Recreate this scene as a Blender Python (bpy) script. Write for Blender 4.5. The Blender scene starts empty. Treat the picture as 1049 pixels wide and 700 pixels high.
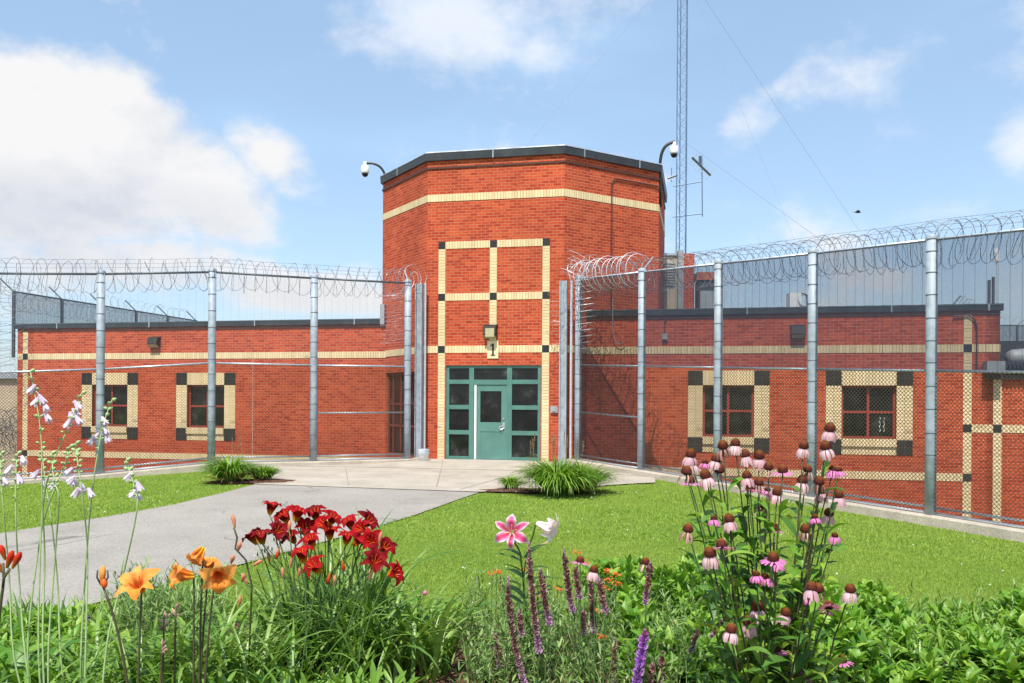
import bpy, math, random
import numpy as np
from mathutils import Vector, Matrix
R = random.Random(7)
rs = np.random.RandomState(11)
C = bpy.context.scene.collection
F = 891.0; EYE = 1.67; ROLL = 0.006; HY = 410.5
def at(px, py, D):
    u = px-524.5; v = HY-py
    uu = u-ROLL*v; vv = v+ROLL*u
    return Vector((uu/F*D, D, EYE+vv/F*D))
def ss(a, b, x):
    t = max(0.0, min(1.0, (x-a)/(b-a))); return t*t*(3-2*t)
def sp(x, k=0.6):
    return math.log(1+math.exp(min(30, x/k)))*k

# ------------------------------------------------------------ materials
MATS = {}
def nt(name):
    m = bpy.data.materials.new(name); m.use_nodes = True
    n = m.node_tree.nodes; n.clear()
    return m, n, m.node_tree.links
def ramp(n, stops, interp='LINEAR'):
    r = n.new('ShaderNodeValToRGB'); e = r.color_ramp.elements
    r.color_ramp.interpolation = interp
    while len(e) < len(stops): e.new(0.5)
    for k, (p, c) in enumerate(stops):
        e[k].position = p; e[k].color = (c[0], c[1], c[2], 1)
    return r
def mixc(n, l, fac, a, b, mode='MIX'):
    x = n.new('ShaderNodeMix'); x.data_type = 'RGBA'; x.blend_type = mode
    for s, v in ((x.inputs[0], fac), (x.inputs[6], a), (x.inputs[7], b)):
        if isinstance(v, (int, float)): s.default_value = v
        elif isinstance(v, tuple): s.default_value = (v[0], v[1], v[2], 1)
        else: l.new(v, s)
    return x.outputs[2]
def mth(n, l, op, a, b=None, c=None, clamp=False):
    x = n.new('ShaderNodeMath'); x.operation = op; x.use_clamp = clamp
    for k, v in enumerate((a, b, c)):
        if v is None: continue
        if isinstance(v, (int, float)): x.inputs[k].default_value = v
        else: l.new(v, x.inputs[k])
    return x.outputs[0]
def noise(n, l, scale, detail=3, coord='Object', rough=0.55, vec=None):
    x = n.new('ShaderNodeTexNoise'); x.inputs['Scale'].default_value = scale
    x.inputs['Detail'].default_value = detail; x.inputs['Roughness'].default_value = rough
    if vec is None:
        t = n.new('ShaderNodeTexCoord'); vec = t.outputs[coord]
    l.new(vec, x.inputs['Vector'])
    return x.outputs['Fac']
def out(m, n, l, sh):
    o = n.new('ShaderNodeOutputMaterial'); l.new(sh, o.inputs['Surface'])
    MATS[m.name] = m; return m
def pbs(n, l, col, rough=0.6, metal=0.0, spec=0.5, bump=None, bd=0.01, bs=0.5):
    p = n.new('ShaderNodeBsdfPrincipled')
    if isinstance(col, tuple): p.inputs['Base Color'].default_value = (col[0], col[1], col[2], 1)
    else: l.new(col, p.inputs['Base Color'])
    if isinstance(rough, (int, float)): p.inputs['Roughness'].default_value = rough
    else: l.new(rough, p.inputs['Roughness'])
    p.inputs['Metallic'].default_value = metal
    p.inputs['Specular IOR Level'].default_value = spec
    if bump is not None:
        b = n.new('ShaderNodeBump'); b.inputs['Distance'].default_value = bd; b.inputs['Strength'].default_value = bs
        l.new(bump, b.inputs['Height']); l.new(b.outputs[0], p.inputs['Normal'])
    return p.outputs[0]
def plain(name, col, rough=0.6, metal=0.0, var=0.15, scale=3.0, spec=0.5, dirt=None):
    m, n, l = nt(name)
    f = noise(n, l, scale, 4)
    lo = tuple(c*(1-var) for c in col); hi = tuple(min(1, c*(1+var)) for c in col)
    r = ramp(n, [(0.3, lo), (0.7, hi)]); l.new(f, r.inputs[0])
    c = r.outputs[0]
    if dirt:
        f2 = noise(n, l, scale*6, 5, rough=0.7)
        r2 = ramp(n, [(0.55, (0, 0, 0)), (0.75, (1, 1, 1))]); l.new(f2, r2.inputs[0])
        c = mixc(n, l, mth(n, l, 'MULTIPLY', r2.outputs[0], 0.5), c, dirt)
    rr = ramp(n, [(0.3, (rough*0.8,)*3), (0.7, (min(1, rough*1.2),)*3)]); l.new(f, rr.inputs[0])
    return out(m, n, l, pbs(n, l, c, rr.outputs[0], metal, spec))
def brickmat(name, c1, c2, mortar, bw, bh, off, dark=None, ms=0.0055, vshift=0.0):
    m, n, l = nt(name)
    uv = n.new('ShaderNodeUVMap'); mp = n.new('ShaderNodeMapping')
    mp.inputs['Location'].default_value = (0, vshift, 0)
    l.new(uv.outputs[0], mp.inputs[0])
    b = n.new('ShaderNodeTexBrick'); l.new(mp.outputs[0], b.inputs['Vector'])
    b.offset = off; b.squash = 1.0
    b.inputs['Scale'].default_value = 1; b.inputs['Brick Width'].default_value = bw
    b.inputs['Row Height'].default_value = bh; b.inputs['Mortar Size'].default_value = ms
    b.inputs['Mortar Smooth'].default_value = 0.15; b.inputs['Bias'].default_value = 0
    b.inputs['Color1'].default_value = (*c1, 1); b.inputs['Color2'].default_value = (*c2, 1)
    b.inputs['Mortar'].default_value = (*mortar, 1)
    big = noise(n, l, 0.7, 4); fine = noise(n, l, 40, 3)
    rr = ramp(n, [(0.3, (0.86, 0.86, 0.87)), (0.7, (1.08, 1.07, 1.06))]); l.new(big, rr.inputs[0])
    r2 = ramp(n, [(0.3, (0.86,)*3), (0.7, (1.12,)*3)]); l.new(fine, r2.inputs[0])
    c = mixc(n, l, 1.0, b.outputs['Color'], rr.outputs[0], 'MULTIPLY')
    c = mixc(n, l, 1.0, c, r2.outputs[0], 'MULTIPLY')
    # streaks and chalky stains that run down the wall
    mp2 = n.new('ShaderNodeMapping'); mp2.inputs['Scale'].default_value = (2.6, 0.35, 1); l.new(uv.outputs[0], mp2.inputs[0])
    st = noise(n, l, 1.0, 5, vec=mp2.outputs[0], rough=0.65)
    r3 = ramp(n, [(0.52, (0, 0, 0)), (0.78, (1, 1, 1))]); l.new(st, r3.inputs[0])
    c = mixc(n, l, mth(n, l, 'MULTIPLY', r3.outputs[0], 0.45), c, tuple(min(1, x*0.7) for x in c1) if dark is None else dark)
    mp3 = n.new('ShaderNodeMapping'); mp3.inputs['Scale'].default_value = (1.1, 2.2, 1); mp3.inputs['Location'].default_value = (5, 3, 0)
    l.new(uv.outputs[0], mp3.inputs[0])
    ef = noise(n, l, 1.0, 6, vec=mp3.outputs[0], rough=0.75)
    r4 = ramp(n, [(0.6, (0, 0, 0)), (0.8, (1, 1, 1))]); l.new(ef, r4.inputs[0])
    c = mixc(n, l, mth(n, l, 'MULTIPLY', r4.outputs[0], 0.32), c, mortar)
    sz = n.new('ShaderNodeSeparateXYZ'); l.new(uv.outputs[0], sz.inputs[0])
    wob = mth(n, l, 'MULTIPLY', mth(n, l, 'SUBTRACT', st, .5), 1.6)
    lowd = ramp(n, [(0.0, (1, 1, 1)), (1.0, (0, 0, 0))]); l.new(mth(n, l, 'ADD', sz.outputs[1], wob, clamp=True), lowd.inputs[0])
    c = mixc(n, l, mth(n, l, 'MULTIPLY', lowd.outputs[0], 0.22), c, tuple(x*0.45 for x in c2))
    tiny = n.new('ShaderNodeTexVoronoi'); tiny.inputs['Scale'].default_value = 1.0
    mp5 = n.new('ShaderNodeMapping'); mp5.inputs['Scale'].default_value = (4.4, 12.3, 1); l.new(uv.outputs[0], mp5.inputs[0]); l.new(mp5.outputs[0], tiny.inputs['Vector'])
    odd = ramp(n, [(0.0, (1, 1, 1)), (0.06, (1, 1, 1)), (0.07, (0, 0, 0))]); l.new(tiny.outputs['Color'], odd.inputs[0])
    c = mixc(n, l, mth(n, l, 'MULTIPLY', odd.outputs[0], 0.45), c, tuple(x*0.35 for x in c2))
    h = mth(n, l, 'SUBTRACT', 1.0, b.outputs['Fac'])
    h = mth(n, l, 'ADD', h, mth(n, l, 'MULTIPLY', fine, 0.25))
    return out(m, n, l, pbs(n, l, c, 0.85, 0, 0.25, bump=h, bd=0.006, bs=0.6))
def leafmat(name, cols, trans=0.35, rough=0.5, tip=None, uvgrad=None, spec=0.4, patch=None):
    m, n, l = nt(name)
    g = n.new('ShaderNodeNewGeometry')
    st = [(k/(max(1, len(cols)-1)), c) for k, c in enumerate(cols)]
    r = ramp(n, st); l.new(g.outputs['Random Per Island'], r.inputs[0])
    c = r.outputs[0]
    uv = n.new('ShaderNodeUVMap'); s = n.new('ShaderNodeSeparateXYZ'); l.new(uv.outputs[0], s.inputs[0])
    if uvgrad:
        r2 = ramp(n, [(p, q) for p, q, _ in uvgrad]); l.new(s.outputs[1], r2.inputs[0])
        r3 = ramp(n, [(p, (w,)*3) for p, _, w in uvgrad]); l.new(s.outputs[1], r3.inputs[0])
        c = mixc(n, l, r3.outputs[0], c, r2.outputs[0])
    if uvgrad:
        mpv = n.new('ShaderNodeMapping'); mpv.inputs['Scale'].default_value = (14, 1.2, 1); l.new(uv.outputs[0], mpv.inputs[0])
        vv = noise(n, l, 1.0, 3, vec=mpv.outputs[0]); rv = ramp(n, [(0.35, (0.72,)*3), (0.65, (1.18,)*3)]); l.new(vv, rv.inputs[0])
        c = mixc(n, l, 1.0, c, rv.outputs[0], 'MULTIPLY')
    if tip:
        # midrib: a paler thin line along the leaf, and dry tips
        d = mth(n, l, 'ABSOLUTE', mth(n, l, 'SUBTRACT', s.outputs[0], 0.5))
        rr = ramp(n, [(0.0, (1, 1, 1)), (0.12, (0, 0, 0))]); l.new(d, rr.inputs[0])
        c = mixc(n, l, mth(n, l, 'MULTIPLY', rr.outputs[0], 0.35), c, tip)
    if patch:
        fp = noise(n, l, 0.55, 5, rough=.65); rp = ramp(n, [(0.35, (0.80, 0.88, 0.8)), (0.6, (1.05, 1.02, 1.0)), (0.75, (1.30, 1.14, 1.35))]); l.new(fp, rp.inputs[0])
        c = mixc(n, l, 1.0, c, rp.outputs[0], 'MULTIPLY')
    f = noise(n, l, 30, 3)
    r5 = ramp(n, [(0.3, (0.85,)*3), (0.7, (1.15,)*3)]); l.new(f, r5.inputs[0])
    c = mixc(n, l, 1.0, c, r5.outputs[0], 'MULTIPLY')
    p = pbs(n, l, c, rough if not uvgrad else .65, 0, spec if not uvgrad else .12)
    t = n.new('ShaderNodeBsdfTranslucent')
    c2 = mixc(n, l, 1.0, c, (1.25, 1.2, 0.7), 'MULTIPLY') if trans < 0.5 and uvgrad is None else c
    l.new(c2, t.inputs[0])
    mx = n.new('ShaderNodeMixShader'); mx.inputs[0].default_value = trans
    l.new(p, mx.inputs[1]); l.new(t.outputs[0], mx.inputs[2])
    return out(m, n, l, mx.outputs[0])
def fine_mesh_mat(name, col, pitch, w, base):
    m, n, l = nt(name)
    uv = n.new('ShaderNodeUVMap'); s = n.new('ShaderNodeSeparateXYZ'); l.new(uv.outputs[0], s.inputs[0])
    def wires(o):
        f = mth(n, l, 'FRACT', mth(n, l, 'DIVIDE', o, pitch))
        return mth(n, l, 'LESS_THAN', f, w)
    a = mth(n, l, 'MAXIMUM', wires(s.outputs[0]), wires(s.outputs[1]))
    # heavier vertical seams where the mesh rolls are stiffened
    f = mth(n, l, 'FRACT', mth(n, l, 'DIVIDE', s.outputs[0], 0.19))
    a = mth(n, l, 'MAXIMUM', a, mth(n, l, 'MULTIPLY', mth(n, l, 'LESS_THAN', f, 0.09), base))
    p = pbs(n, l, col, 0.6, 0.3)
    t = n.new('ShaderNodeBsdfTransparent'); mx = n.new('ShaderNodeMixShader')
    l.new(a, mx.inputs[0]); l.new(t.outputs[0], mx.inputs[1]); l.new(p, mx.inputs[2])
    return out(m, n, l, mx.outputs[0])

RED1 = (0.53, 0.086, 0.030); RED2 = (0.34, 0.036, 0.014)
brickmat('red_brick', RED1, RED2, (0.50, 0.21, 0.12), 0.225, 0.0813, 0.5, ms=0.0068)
brickmat('cream_soldier', (0.78, 0.63, 0.38), (0.66, 0.51, 0.28), (0.36, 0.23, 0.12), 0.0813, 50.0, 0.0, vshift=25, dark=(0.5, 0.36, 0.2))
brickmat('cream_stack', (0.78, 0.63, 0.38), (0.66, 0.51, 0.28), (0.36, 0.23, 0.12), 50.0, 0.0813, 0.0, dark=(0.5, 0.36, 0.2))
brickmat('dark_block', (0.028, 0.03, 0.03), (0.022, 0.023, 0.023), (0.11, 0.07, 0.05), 0.2, 0.2, 0.0, dark=(0.02, 0.02, 0.02), ms=0.006)
brickmat('beige_brick', (0.50, 0.40, 0.28), (0.45, 0.35, 0.24), (0.4, 0.33, 0.25), 0.4, 0.2, 0.5, dark=(0.4, 0.3, 0.2))
plain('coping', (0.045, 0.05, 0.055), 0.45, 0.3, 0.25, 2.0, dirt=(0.12, 0.12, 0.12))
plain('coping_edge', (0.45, 0.47, 0.5), 0.4, 0.6)
plain('brown_strip', (0.09, 0.035, 0.025), 0.6)
plain('roofing', (0.12, 0.12, 0.12), 0.9, 0, 0.2, 1.0)
plain('galvanised', (0.30, 0.345, 0.39), 0.62, 0.1, 0.2, 7.0, dirt=(0.42, 0.47, 0.51))
plain('galv_light', (0.62, 0.67, 0.72), 0.4, 0.5, 0.1, 8)
plain('galv_dark', (0.10, 0.115, 0.13), 0.5, 0.5, 0.1, 8)
plain('tie', (0.16, 0.17, 0.19), 0.5, 0.5)
plain('chain', (0.075, 0.06, 0.04), 0.6, 0.2, 0.3)
plain('razor', (0.20, 0.21, 0.23), 0.6, 0.3, 0.3, 6)
plain('razor_lit', (0.55, 0.57, 0.60), 0.5, 0.4, 0.2, 6)  # paler copy of razor: lit look of the corner coils put into the colour
plain('green_frame', (0.075, 0.19, 0.155), 0.4, 0, 0.14, 3, dirt=(0.16, 0.25, 0.22))
plain('green_door', (0.085, 0.205, 0.17), 0.45, 0, 0.12, 2, dirt=(0.15, 0.24, 0.21))
plain('red_frame', (0.30, 0.045, 0.03), 0.5, 0, 0.1, 3)
plain('dark_red_frame', (0.17, 0.035, 0.03), 0.5, 0, 0.1, 3)
plain('white_paint', (0.75, 0.76, 0.76), 0.4, 0, 0.05)
plain('black_metal', (0.02, 0.022, 0.025), 0.4, 0.3)
plain('dark_bronze', (0.035, 0.028, 0.02), 0.5, 0.2)
plain('lens', (0.42, 0.38, 0.22), 0.25, 0)
plain('black_paint', (0.012, 0.012, 0.012), 0.6)
plain('grey_box', (0.32, 0.34, 0.35), 0.5, 0.2)
plain('brown_pipe', (0.07, 0.035, 0.03), 0.5, 0.2)
plain('blue_steel', (0.14, 0.20, 0.30), 0.45, 0.4, 0.2, 2)
plain('silver', (0.65, 0.66, 0.68), 0.25, 0.9)
plain('beige_panel', (0.42, 0.36, 0.27), 0.7, 0, 0.12, 2, dirt=(0.3, 0.25, 0.18))
plain('orange_brick_cap', (0.45, 0.13, 0.06), 0.8, 0, 0.3, 9)
plain('duct', (0.34, 0.35, 0.36), 0.6, 0.2, 0.15, 3)
plain('dark_duct', (0.05, 0.052, 0.055), 0.6, 0.2, 0.3, 9)
def glassmat():
    m, n, l = nt('dark_glass')
    f = noise(n, l, 2.3, 5, rough=0.6)
    r = ramp(n, [(0.42, (0.006, 0.007, 0.008)), (0.58, (0.014, 0.016, 0.015)), (0.68, (0.045, 0.05, 0.045)), (0.78, (0.12, 0.13, 0.12))]); l.new(f, r.inputs[0])  # paler patches painted into the pane colour stand in for reflections
    w = noise(n, l, 1.5, 2)
    return out(m, n, l, pbs(n, l, r.outputs[0], 0.06, 0, 0.35, bump=w, bd=0.02, bs=0.15))
glassmat()
fine_mesh_mat('fine_mesh_left', (0.16, 0.18, 0.22), 0.0127, 0.05, 0.10)
fine_mesh_mat('fine_mesh_right', (0.03, 0.04, 0.065), 0.0127, 0.34, 0.3)
fine_mesh_mat('fine_mesh_corner', (0.02, 0.02, 0.022), 0.0127, 0.34, 0.3)
def concrete(name, a, b, sc=1.2, patch=None):
    m, n, l = nt(name)
    f = noise(n, l, sc, 6, rough=0.65); g = noise(n, l, 32, 5, rough=.75)
    r = ramp(n, [(0.3, a), (0.7, b)]); l.new(f, r.inputs[0])
    r2 = ramp(n, [(0.3, (0.68,)*3), (0.7, (1.28,)*3)]); l.new(g, r2.inputs[0])
    c = mixc(n, l, 1.0, r.outputs[0], r2.outputs[0], 'MULTIPLY')
    bl = noise(n, l, 0.9, 6, rough=0.7)
    r8 = ramp(n, [(0.5, (0, 0, 0)), (0.72, (1, 1, 1))]); l.new(bl, r8.inputs[0])
    c = mixc(n, l, mth(n, l, 'MULTIPLY', r8.outputs[0], 0.35), c, tuple(x*0.62 for x in a))
    if patch:
        v = n.new('ShaderNodeTexVoronoi'); v.feature = 'DISTANCE_TO_EDGE'; v.inputs['Scale'].default_value = 0.33
        t = n.new('ShaderNodeTexCoord'); d = noise(n, l, 1.3, 5)
        mx = n.new('ShaderNodeVectorMath'); mx.operation = 'ADD'
        cb = n.new('ShaderNodeCombineXYZ'); l.new(d, cb.inputs[0]); l.new(d, cb.inputs[1])
        l.new(t.outputs['Object'], mx.inputs[0]); l.new(cb.outputs[0], mx.inputs[1]); l.new(mx.outputs[0], v.inputs['Vector'])
        r3 = ramp(n, [(0.0, (1, 1, 1)), (0.006, (0, 0, 0))]); l.new(v.outputs['Distance'], r3.inputs[0])
        brk = noise(n, l, 0.8, 2); r6 = ramp(n, [(0.5, (0, 0, 0)), (0.56, (1, 1, 1))]); l.new(brk, r6.inputs[0])
        c = mixc(n, l, mth(n, l, 'MULTIPLY', mth(n, l, 'MULTIPLY', r3.outputs[0], r6.outputs[0]), 0.7), c, patch)
    return out(m, n, l, pbs(n, l, c, 0.9, 0, 0.25, bump=g, bd=0.008, bs=0.5))
concrete('concrete', (0.34, 0.30, 0.245), (0.45, 0.405, 0.335))
concrete('kerb_concrete', (0.36, 0.31, 0.25), (0.50, 0.44, 0.36), 2.0)
concrete('asphalt', (0.265, 0.245, 0.215), (0.335, 0.31, 0.275), 0.5, patch=(0.07, 0.065, 0.06))
concrete('yard_gravel', (0.20, 0.18, 0.14), (0.30, 0.27, 0.22), 1.0)
def soilmat():
    m, n, l = nt('mulch')
    v = n.new('ShaderNodeTexVoronoi'); v.inputs['Scale'].default_value = 45
    t = n.new('ShaderNodeTexCoord'); mp = n.new('ShaderNodeMapping'); mp.inputs['Scale'].default_value = (1, 0.45, 1)
    l.new(t.outputs['Object'], mp.inputs[0]); l.new(mp.outputs[0], v.inputs['Vector'])
    r = ramp(n, [(0, (0.04, 0.018, 0.012)), (0.5, (0.12, 0.055, 0.035)), (1, (0.24, 0.14, 0.10))]); l.new(v.outputs['Color'], r.inputs[0])
    return out(m, n, l, pbs(n, l, r.outputs[0], 0.95, 0, 0.2, bump=v.outputs['Distance'], bd=0.03, bs=1.0))
soilmat()
def lawnmat():
    m, n, l = nt('lawn_base')
    a = noise(n, l, 0.6, 5); b = noise(n, l, 9, 5, rough=0.7); c0 = noise(n, l, 70, 4, rough=0.7)
    r = ramp(n, [(0.3, (0.23, 0.36, 0.05)), (0.7, (0.33, 0.45, 0.08))]); l.new(a, r.inputs[0])
    r2 = ramp(n, [(0.35, (0.72, 0.75, 0.7)), (0.7, (1.2, 1.15, 1.1))]); l.new(b, r2.inputs[0])
    r3 = ramp(n, [(0.35, (0.7, 0.75, 0.65)), (0.7, (1.15, 1.15, 1.2))]); l.new(c0, r3.inputs[0])
    c = mixc(n, l, 1.0, r.outputs[0], r2.outputs[0], 'MULTIPLY'); c = mixc(n, l, 1.0, c, r3.outputs[0], 'MULTIPLY')
    return out(m, n, l, pbs(n, l, c, 0.9, 0, 0.15, bump=c0, bd=0.05, bs=1.0))
lawnmat()
leafmat('grass_blade', [(0.22, 0.35, 0.055), (0.29, 0.43, 0.07), (0.34, 0.46, 0.09), (0.42, 0.50, 0.13)], 0.4, 0.8, spec=0.05, patch=True)
leafmat('strap_leaf', [(0.06, 0.16, 0.014), (0.10, 0.22, 0.022), (0.17, 0.31, 0.04), (0.25, 0.36, 0.09)], 0.3, 0.38, tip=(0.26, 0.36, 0.12), spec=0.5)
leafmat('dark_leaf', [(0.04, 0.12, 0.02), (0.07, 0.18, 0.025), (0.13, 0.25, 0.04)], 0.3, 0.45, tip=(0.16, 0.26, 0.08))
leafmat('broad_leaf', [(0.07, 0.20, 0.016), (0.13, 0.30, 0.022), (0.20, 0.38, 0.035), (0.30, 0.45, 0.06)], 0.35, 0.42, tip=(0.22, 0.36, 0.08))
leafmat('lance_leaf', [(0.10, 0.25, 0.025), (0.18, 0.34, 0.04), (0.28, 0.43, 0.09)], 0.35, 0.4, tip=(0.30, 0.42, 0.14))
leafmat('fine_leaf', [(0.07, 0.16, 0.03), (0.13, 0.25, 0.05), (0.22, 0.34, 0.09), (0.34, 0.42, 0.18)], 0.3, 0.5)
leafmat('fountain_blade', [(0.08, 0.20, 0.016), (0.15, 0.31, 0.025), (0.28, 0.42, 0.06)], 0.3, 0.4)
leafmat('dry_leaf', [(0.22, 0.15, 0.07), (0.35, 0.26, 0.13)], 0.2, 0.7)
leafmat('pale_stem', [(0.32, 0.44, 0.17), (0.40, 0.52, 0.24)], 0.1, 0.5)
leafmat('green_stem', [(0.06, 0.13, 0.03), (0.09, 0.17, 0.04)], 0.1, 0.5)
leafmat('dark_stem', [(0.06, 0.07, 0.03), (0.08, 0.06, 0.03)], 0.05, 0.5)
leafmat('red_petal', [(0.34, 0.004, 0.008), (0.46, 0.006, 0.010), (0.22, 0.003, 0.008)], 0.3, 0.5, spec=0.2, uvgrad=[(0.0, (0.75, 0.45, 0.03), 1.0), (0.16, (0.75, 0.22, 0.02), 0.9), (0.30, (0.4, 0.01, 0.0), 0.0)])
leafmat('dark_red_petal', [(0.15, 0.003, 0.006), (0.24, 0.004, 0.008)], 0.25, 0.5, uvgrad=[(0.0, (0.5, 0.35, 0.05), 1.0), (0.3, (0.4, 0.04, 0.0), 0.4), (0.4, (0.4, 0.01, 0.0), 0.0)])
leafmat('orange_petal', [(0.90, 0.36, 0.06), (0.93, 0.46, 0.12), (0.88, 0.30, 0.04)], 0.35, 0.45, uvgrad=[(0.0, (0.85, 0.55, 0.05), 1.0), (0.22, (0.88, 0.35, 0.03), 0.7), (0.3, (0.75, 0.10, 0.01), 0.65), (0.48, (0.85, 0.3, 0.03), 0.0)])
leafmat('flame_petal', [(0.80, 0.12, 0.02), (0.85, 0.2, 0.03)], 0.3, 0.5)
leafmat('coral_bud', [(0.75, 0.24, 0.14), (0.80, 0.36, 0.22), (0.6, 0.1, 0.05)], 0.3, 0.5, uvgrad=[(0.0, (0.3, 0.35, 0.08), 1.0), (0.35, (0.6, 0.2, 0.1), 0.0)])
leafmat('red_bud', [(0.50, 0.02, 0.012), (0.60, 0.05, 0.02)], 0.2, 0.4, uvgrad=[(0.0, (0.35, 0.33, 0.06), 1.0), (0.4, (0.6, 0.15, 0.02), 0.3), (0.6, (0.5, 0.02, 0.012), 0.0)])
leafmat('hot_pink_petal', [(0.9, 0.5, 0.62)], 0.3, 0.45)
leafmat('white_petal', [(0.85, 0.72, 0.78), (0.9, 0.82, 0.85)], 0.35, 0.45)
leafmat('pink_petal', [(0.66, 0.32, 0.42), (0.76, 0.48, 0.56), (0.82, 0.62, 0.66), (0.58, 0.26, 0.36), (0.78, 0.60, 0.56)], 0.35, 0.5)
leafmat('vivid_pink_petal', [(0.70, 0.18, 0.48), (0.78, 0.28, 0.58)], 0.35, 0.5)
leafmat('brown_petal', [(0.20, 0.10, 0.08), (0.45, 0.22, 0.20), (0.70, 0.45, 0.42)], 0.2, 0.6)
leafmat('lavender_petal', [(0.62, 0.50, 0.76), (0.72, 0.62, 0.84), (0.80, 0.74, 0.88)], 0.35, 0.5)
leafmat('spike_tuft', [(0.10, 0.04, 0.025), (0.26, 0.12, 0.08), (0.46, 0.28, 0.22), (0.08, 0.035, 0.03), (0.60, 0.42, 0.40)], 0.2, 0.7, uvgrad=[(0.0, (0.68, 0.42, 0.66), 0.9), (0.15, (0.62, 0.34, 0.56), 0.6), (0.35, (0.40, 0.16, 0.2), 0.1), (1.0, (0.3, 0.15, 0.12), 0.0)])
leafmat('purple_tuft', [(0.42, 0.14, 0.62), (0.58, 0.27, 0.74), (0.70, 0.42, 0.80), (0.30, 0.10, 0.34)], 0.3, 0.6, uvgrad=[(0.0, (0.5, 0.2, 0.7), 0.0), (0.75, (0.5, 0.2, 0.5), 0.1), (0.95, (0.4, 0.10, 0.16), 0.8)])
leafmat('violet_tuft', [(0.10, 0.03, 0.22), (0.18, 0.06, 0.34)], 0.2, 0.6)
leafmat('orange_tuft', [(0.80, 0.10, 0.02), (0.85, 0.22, 0.03), (0.7, 0.04, 0.02)], 0.2, 0.6)
leafmat('clover_white', [(0.75, 0.75, 0.65), (0.8, 0.8, 0.75)], 0.1, 0.7)
def conemat():
    m, n, l = nt('seed_cone')
    uv = n.new('ShaderNodeUVMap'); s = n.new('ShaderNodeSeparateXYZ'); l.new(uv.outputs[0], s.inputs[0])
    r = ramp(n, [(0.0, (0.05, 0.010, 0.008)), (0.5, (0.11, 0.020, 0.008)), (0.8, (0.20, 0.055, 0.010)), (1.0, (0.24, 0.11, 0.02))]); l.new(s.outputs[1], r.inputs[0])
    g = n.new('ShaderNodeNewGeometry')
    rr = ramp(n, [(0, (0.55,)*3), (1, (1.4,)*3)]); l.new(g.outputs['Random Per Island'], rr.inputs[0])
    c = mixc(n, l, 1.0, r.outputs[0], rr.outputs[0], 'MULTIPLY')
    return out(m, n, l, pbs(n, l, c, 0.7, 0, 0.3))
conemat()
def lilymat():
    m, n, l = nt('lily_petal')
    uv = n.new('ShaderNodeUVMap'); s = n.new('ShaderNodeSeparateXYZ'); l.new(uv.outputs[0], s.inputs[0])
    d = mth(n, l, 'ABSOLUTE', mth(n, l, 'SUBTRACT', s.outputs[0], 0.5))
    r = ramp(n, [(0.0, (0.78, 0.05, 0.16)), (0.22, (0.80, 0.14, 0.30)), (0.38, (0.86, 0.45, 0.60)), (0.49, (0.92, 0.80, 0.86))]); l.new(d, r.inputs[0])
    r2 = ramp(n, [(0.0, (0.75, 0.6, 0.25)), (0.12, (0.8, 0.3, 0.3)), (0.2, (0.8, 0.3, 0.3)), (0.7, (0.85, 0.4, 0.55)), (0.95, (0.92, 0.82, 0.88))]); l.new(s.outputs[1], r2.inputs[0])
    r3 = ramp(n, [(0.0, (1,)*3), (0.15, (0,)*3), (0.65, (0,)*3), (1.0, (1,)*3)]); l.new(s.outputs[1], r3.inputs[0])
    c = mixc(n, l, r3.outputs[0], r.outputs[0], r2.outputs[0])
    p = pbs(n, l, c, 0.45, 0, 0.4); t = n.new('ShaderNodeBsdfTranslucent'); l.new(c, t.inputs[0])
    mx = n.new('ShaderNodeMixShader'); mx.inputs[0].default_value = 0.3
    l.new(p, mx.inputs[1]); l.new(t.outputs[0], mx.inputs[2])
    return out(m, n, l, mx.outputs[0])
lilymat()

# ------------------------------------------------------------ mesh builder
def wloc(o):
    v = Vector((0, 0, 0))
    while o is not None: v += o.location; o = o.parent
    return v
class MB:
    def __init__(s): s.v = []; s.uv = []; s.f = []; s.mi = []
    def add(s, vs, fs, uvs=None, mi=0):
        b = len(s.v); s.v.extend(vs)
        s.uv.extend(uvs if uvs else [(0.5, 0.5)]*len(vs))
        for f in fs: s.f.append(tuple(i+b for i in f)); s.mi.append(mi)
    def build(s, name, mats, parent=None, smooth=False, local=False):
        if isinstance(mats, str): mats = [mats]
        me = bpy.data.meshes.new(name)
        org = wloc(parent) if (parent is not None and not local) else Vector((0, 0, 0))
        V = np.array([tuple(p) for p in s.v], dtype=np.float64).reshape(-1, 3) - np.array(org)
        me.from_pydata(V.tolist(), [], s.f)
        uvl = me.uv_layers.new(name='UVMap')
        idx = np.empty(len(me.loops), dtype=np.int32); me.loops.foreach_get('vertex_index', idx)
        uvl.data.foreach_set('uv', np.array(s.uv, dtype=np.float32)[idx].ravel())
        for m in mats: me.materials.append(MATS[m])
        if len(mats) > 1: me.polygons.foreach_set('material_index', np.array(s.mi, dtype=np.int32))
        if smooth: me.polygons.foreach_set('use_smooth', np.ones(len(me.polygons), dtype=bool))
        me.update()
        o = bpy.data.objects.new(name, me); C.objects.link(o)
        if parent is not None: o.parent = parent
        return o
def tag(o, label=None, cat=None, group=None, kind=None):
    for k, v in (('label', label), ('category', cat), ('group', group), ('kind', kind)):
        if v: o[k] = v
    return o
def thing(name, loc, label, cat, group=None):
    o = bpy.data.objects.new(name, None); C.objects.link(o); o.location = loc; o.empty_display_size = 0.1
    return tag(o, label, cat, group)
class Fr:
    def __init__(s, o, d):
        d = Vector((d[0], d[1])).normalized(); s.o = Vector((o[0], o[1])); s.d = d; s.n = Vector((d.y, -d.x))
    def P(s, u, n, z):
        q = s.o+s.d*u+s.n*n; return Vector((q.x, q.y, z))
    def u_at(s, px, py=HY, n=0.0):
        k = (px-524.5-ROLL*(HY-py))/F; o = s.o+s.n*n
        return (k*o.y-o.x)/(s.d.x-k*s.d.y)
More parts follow.
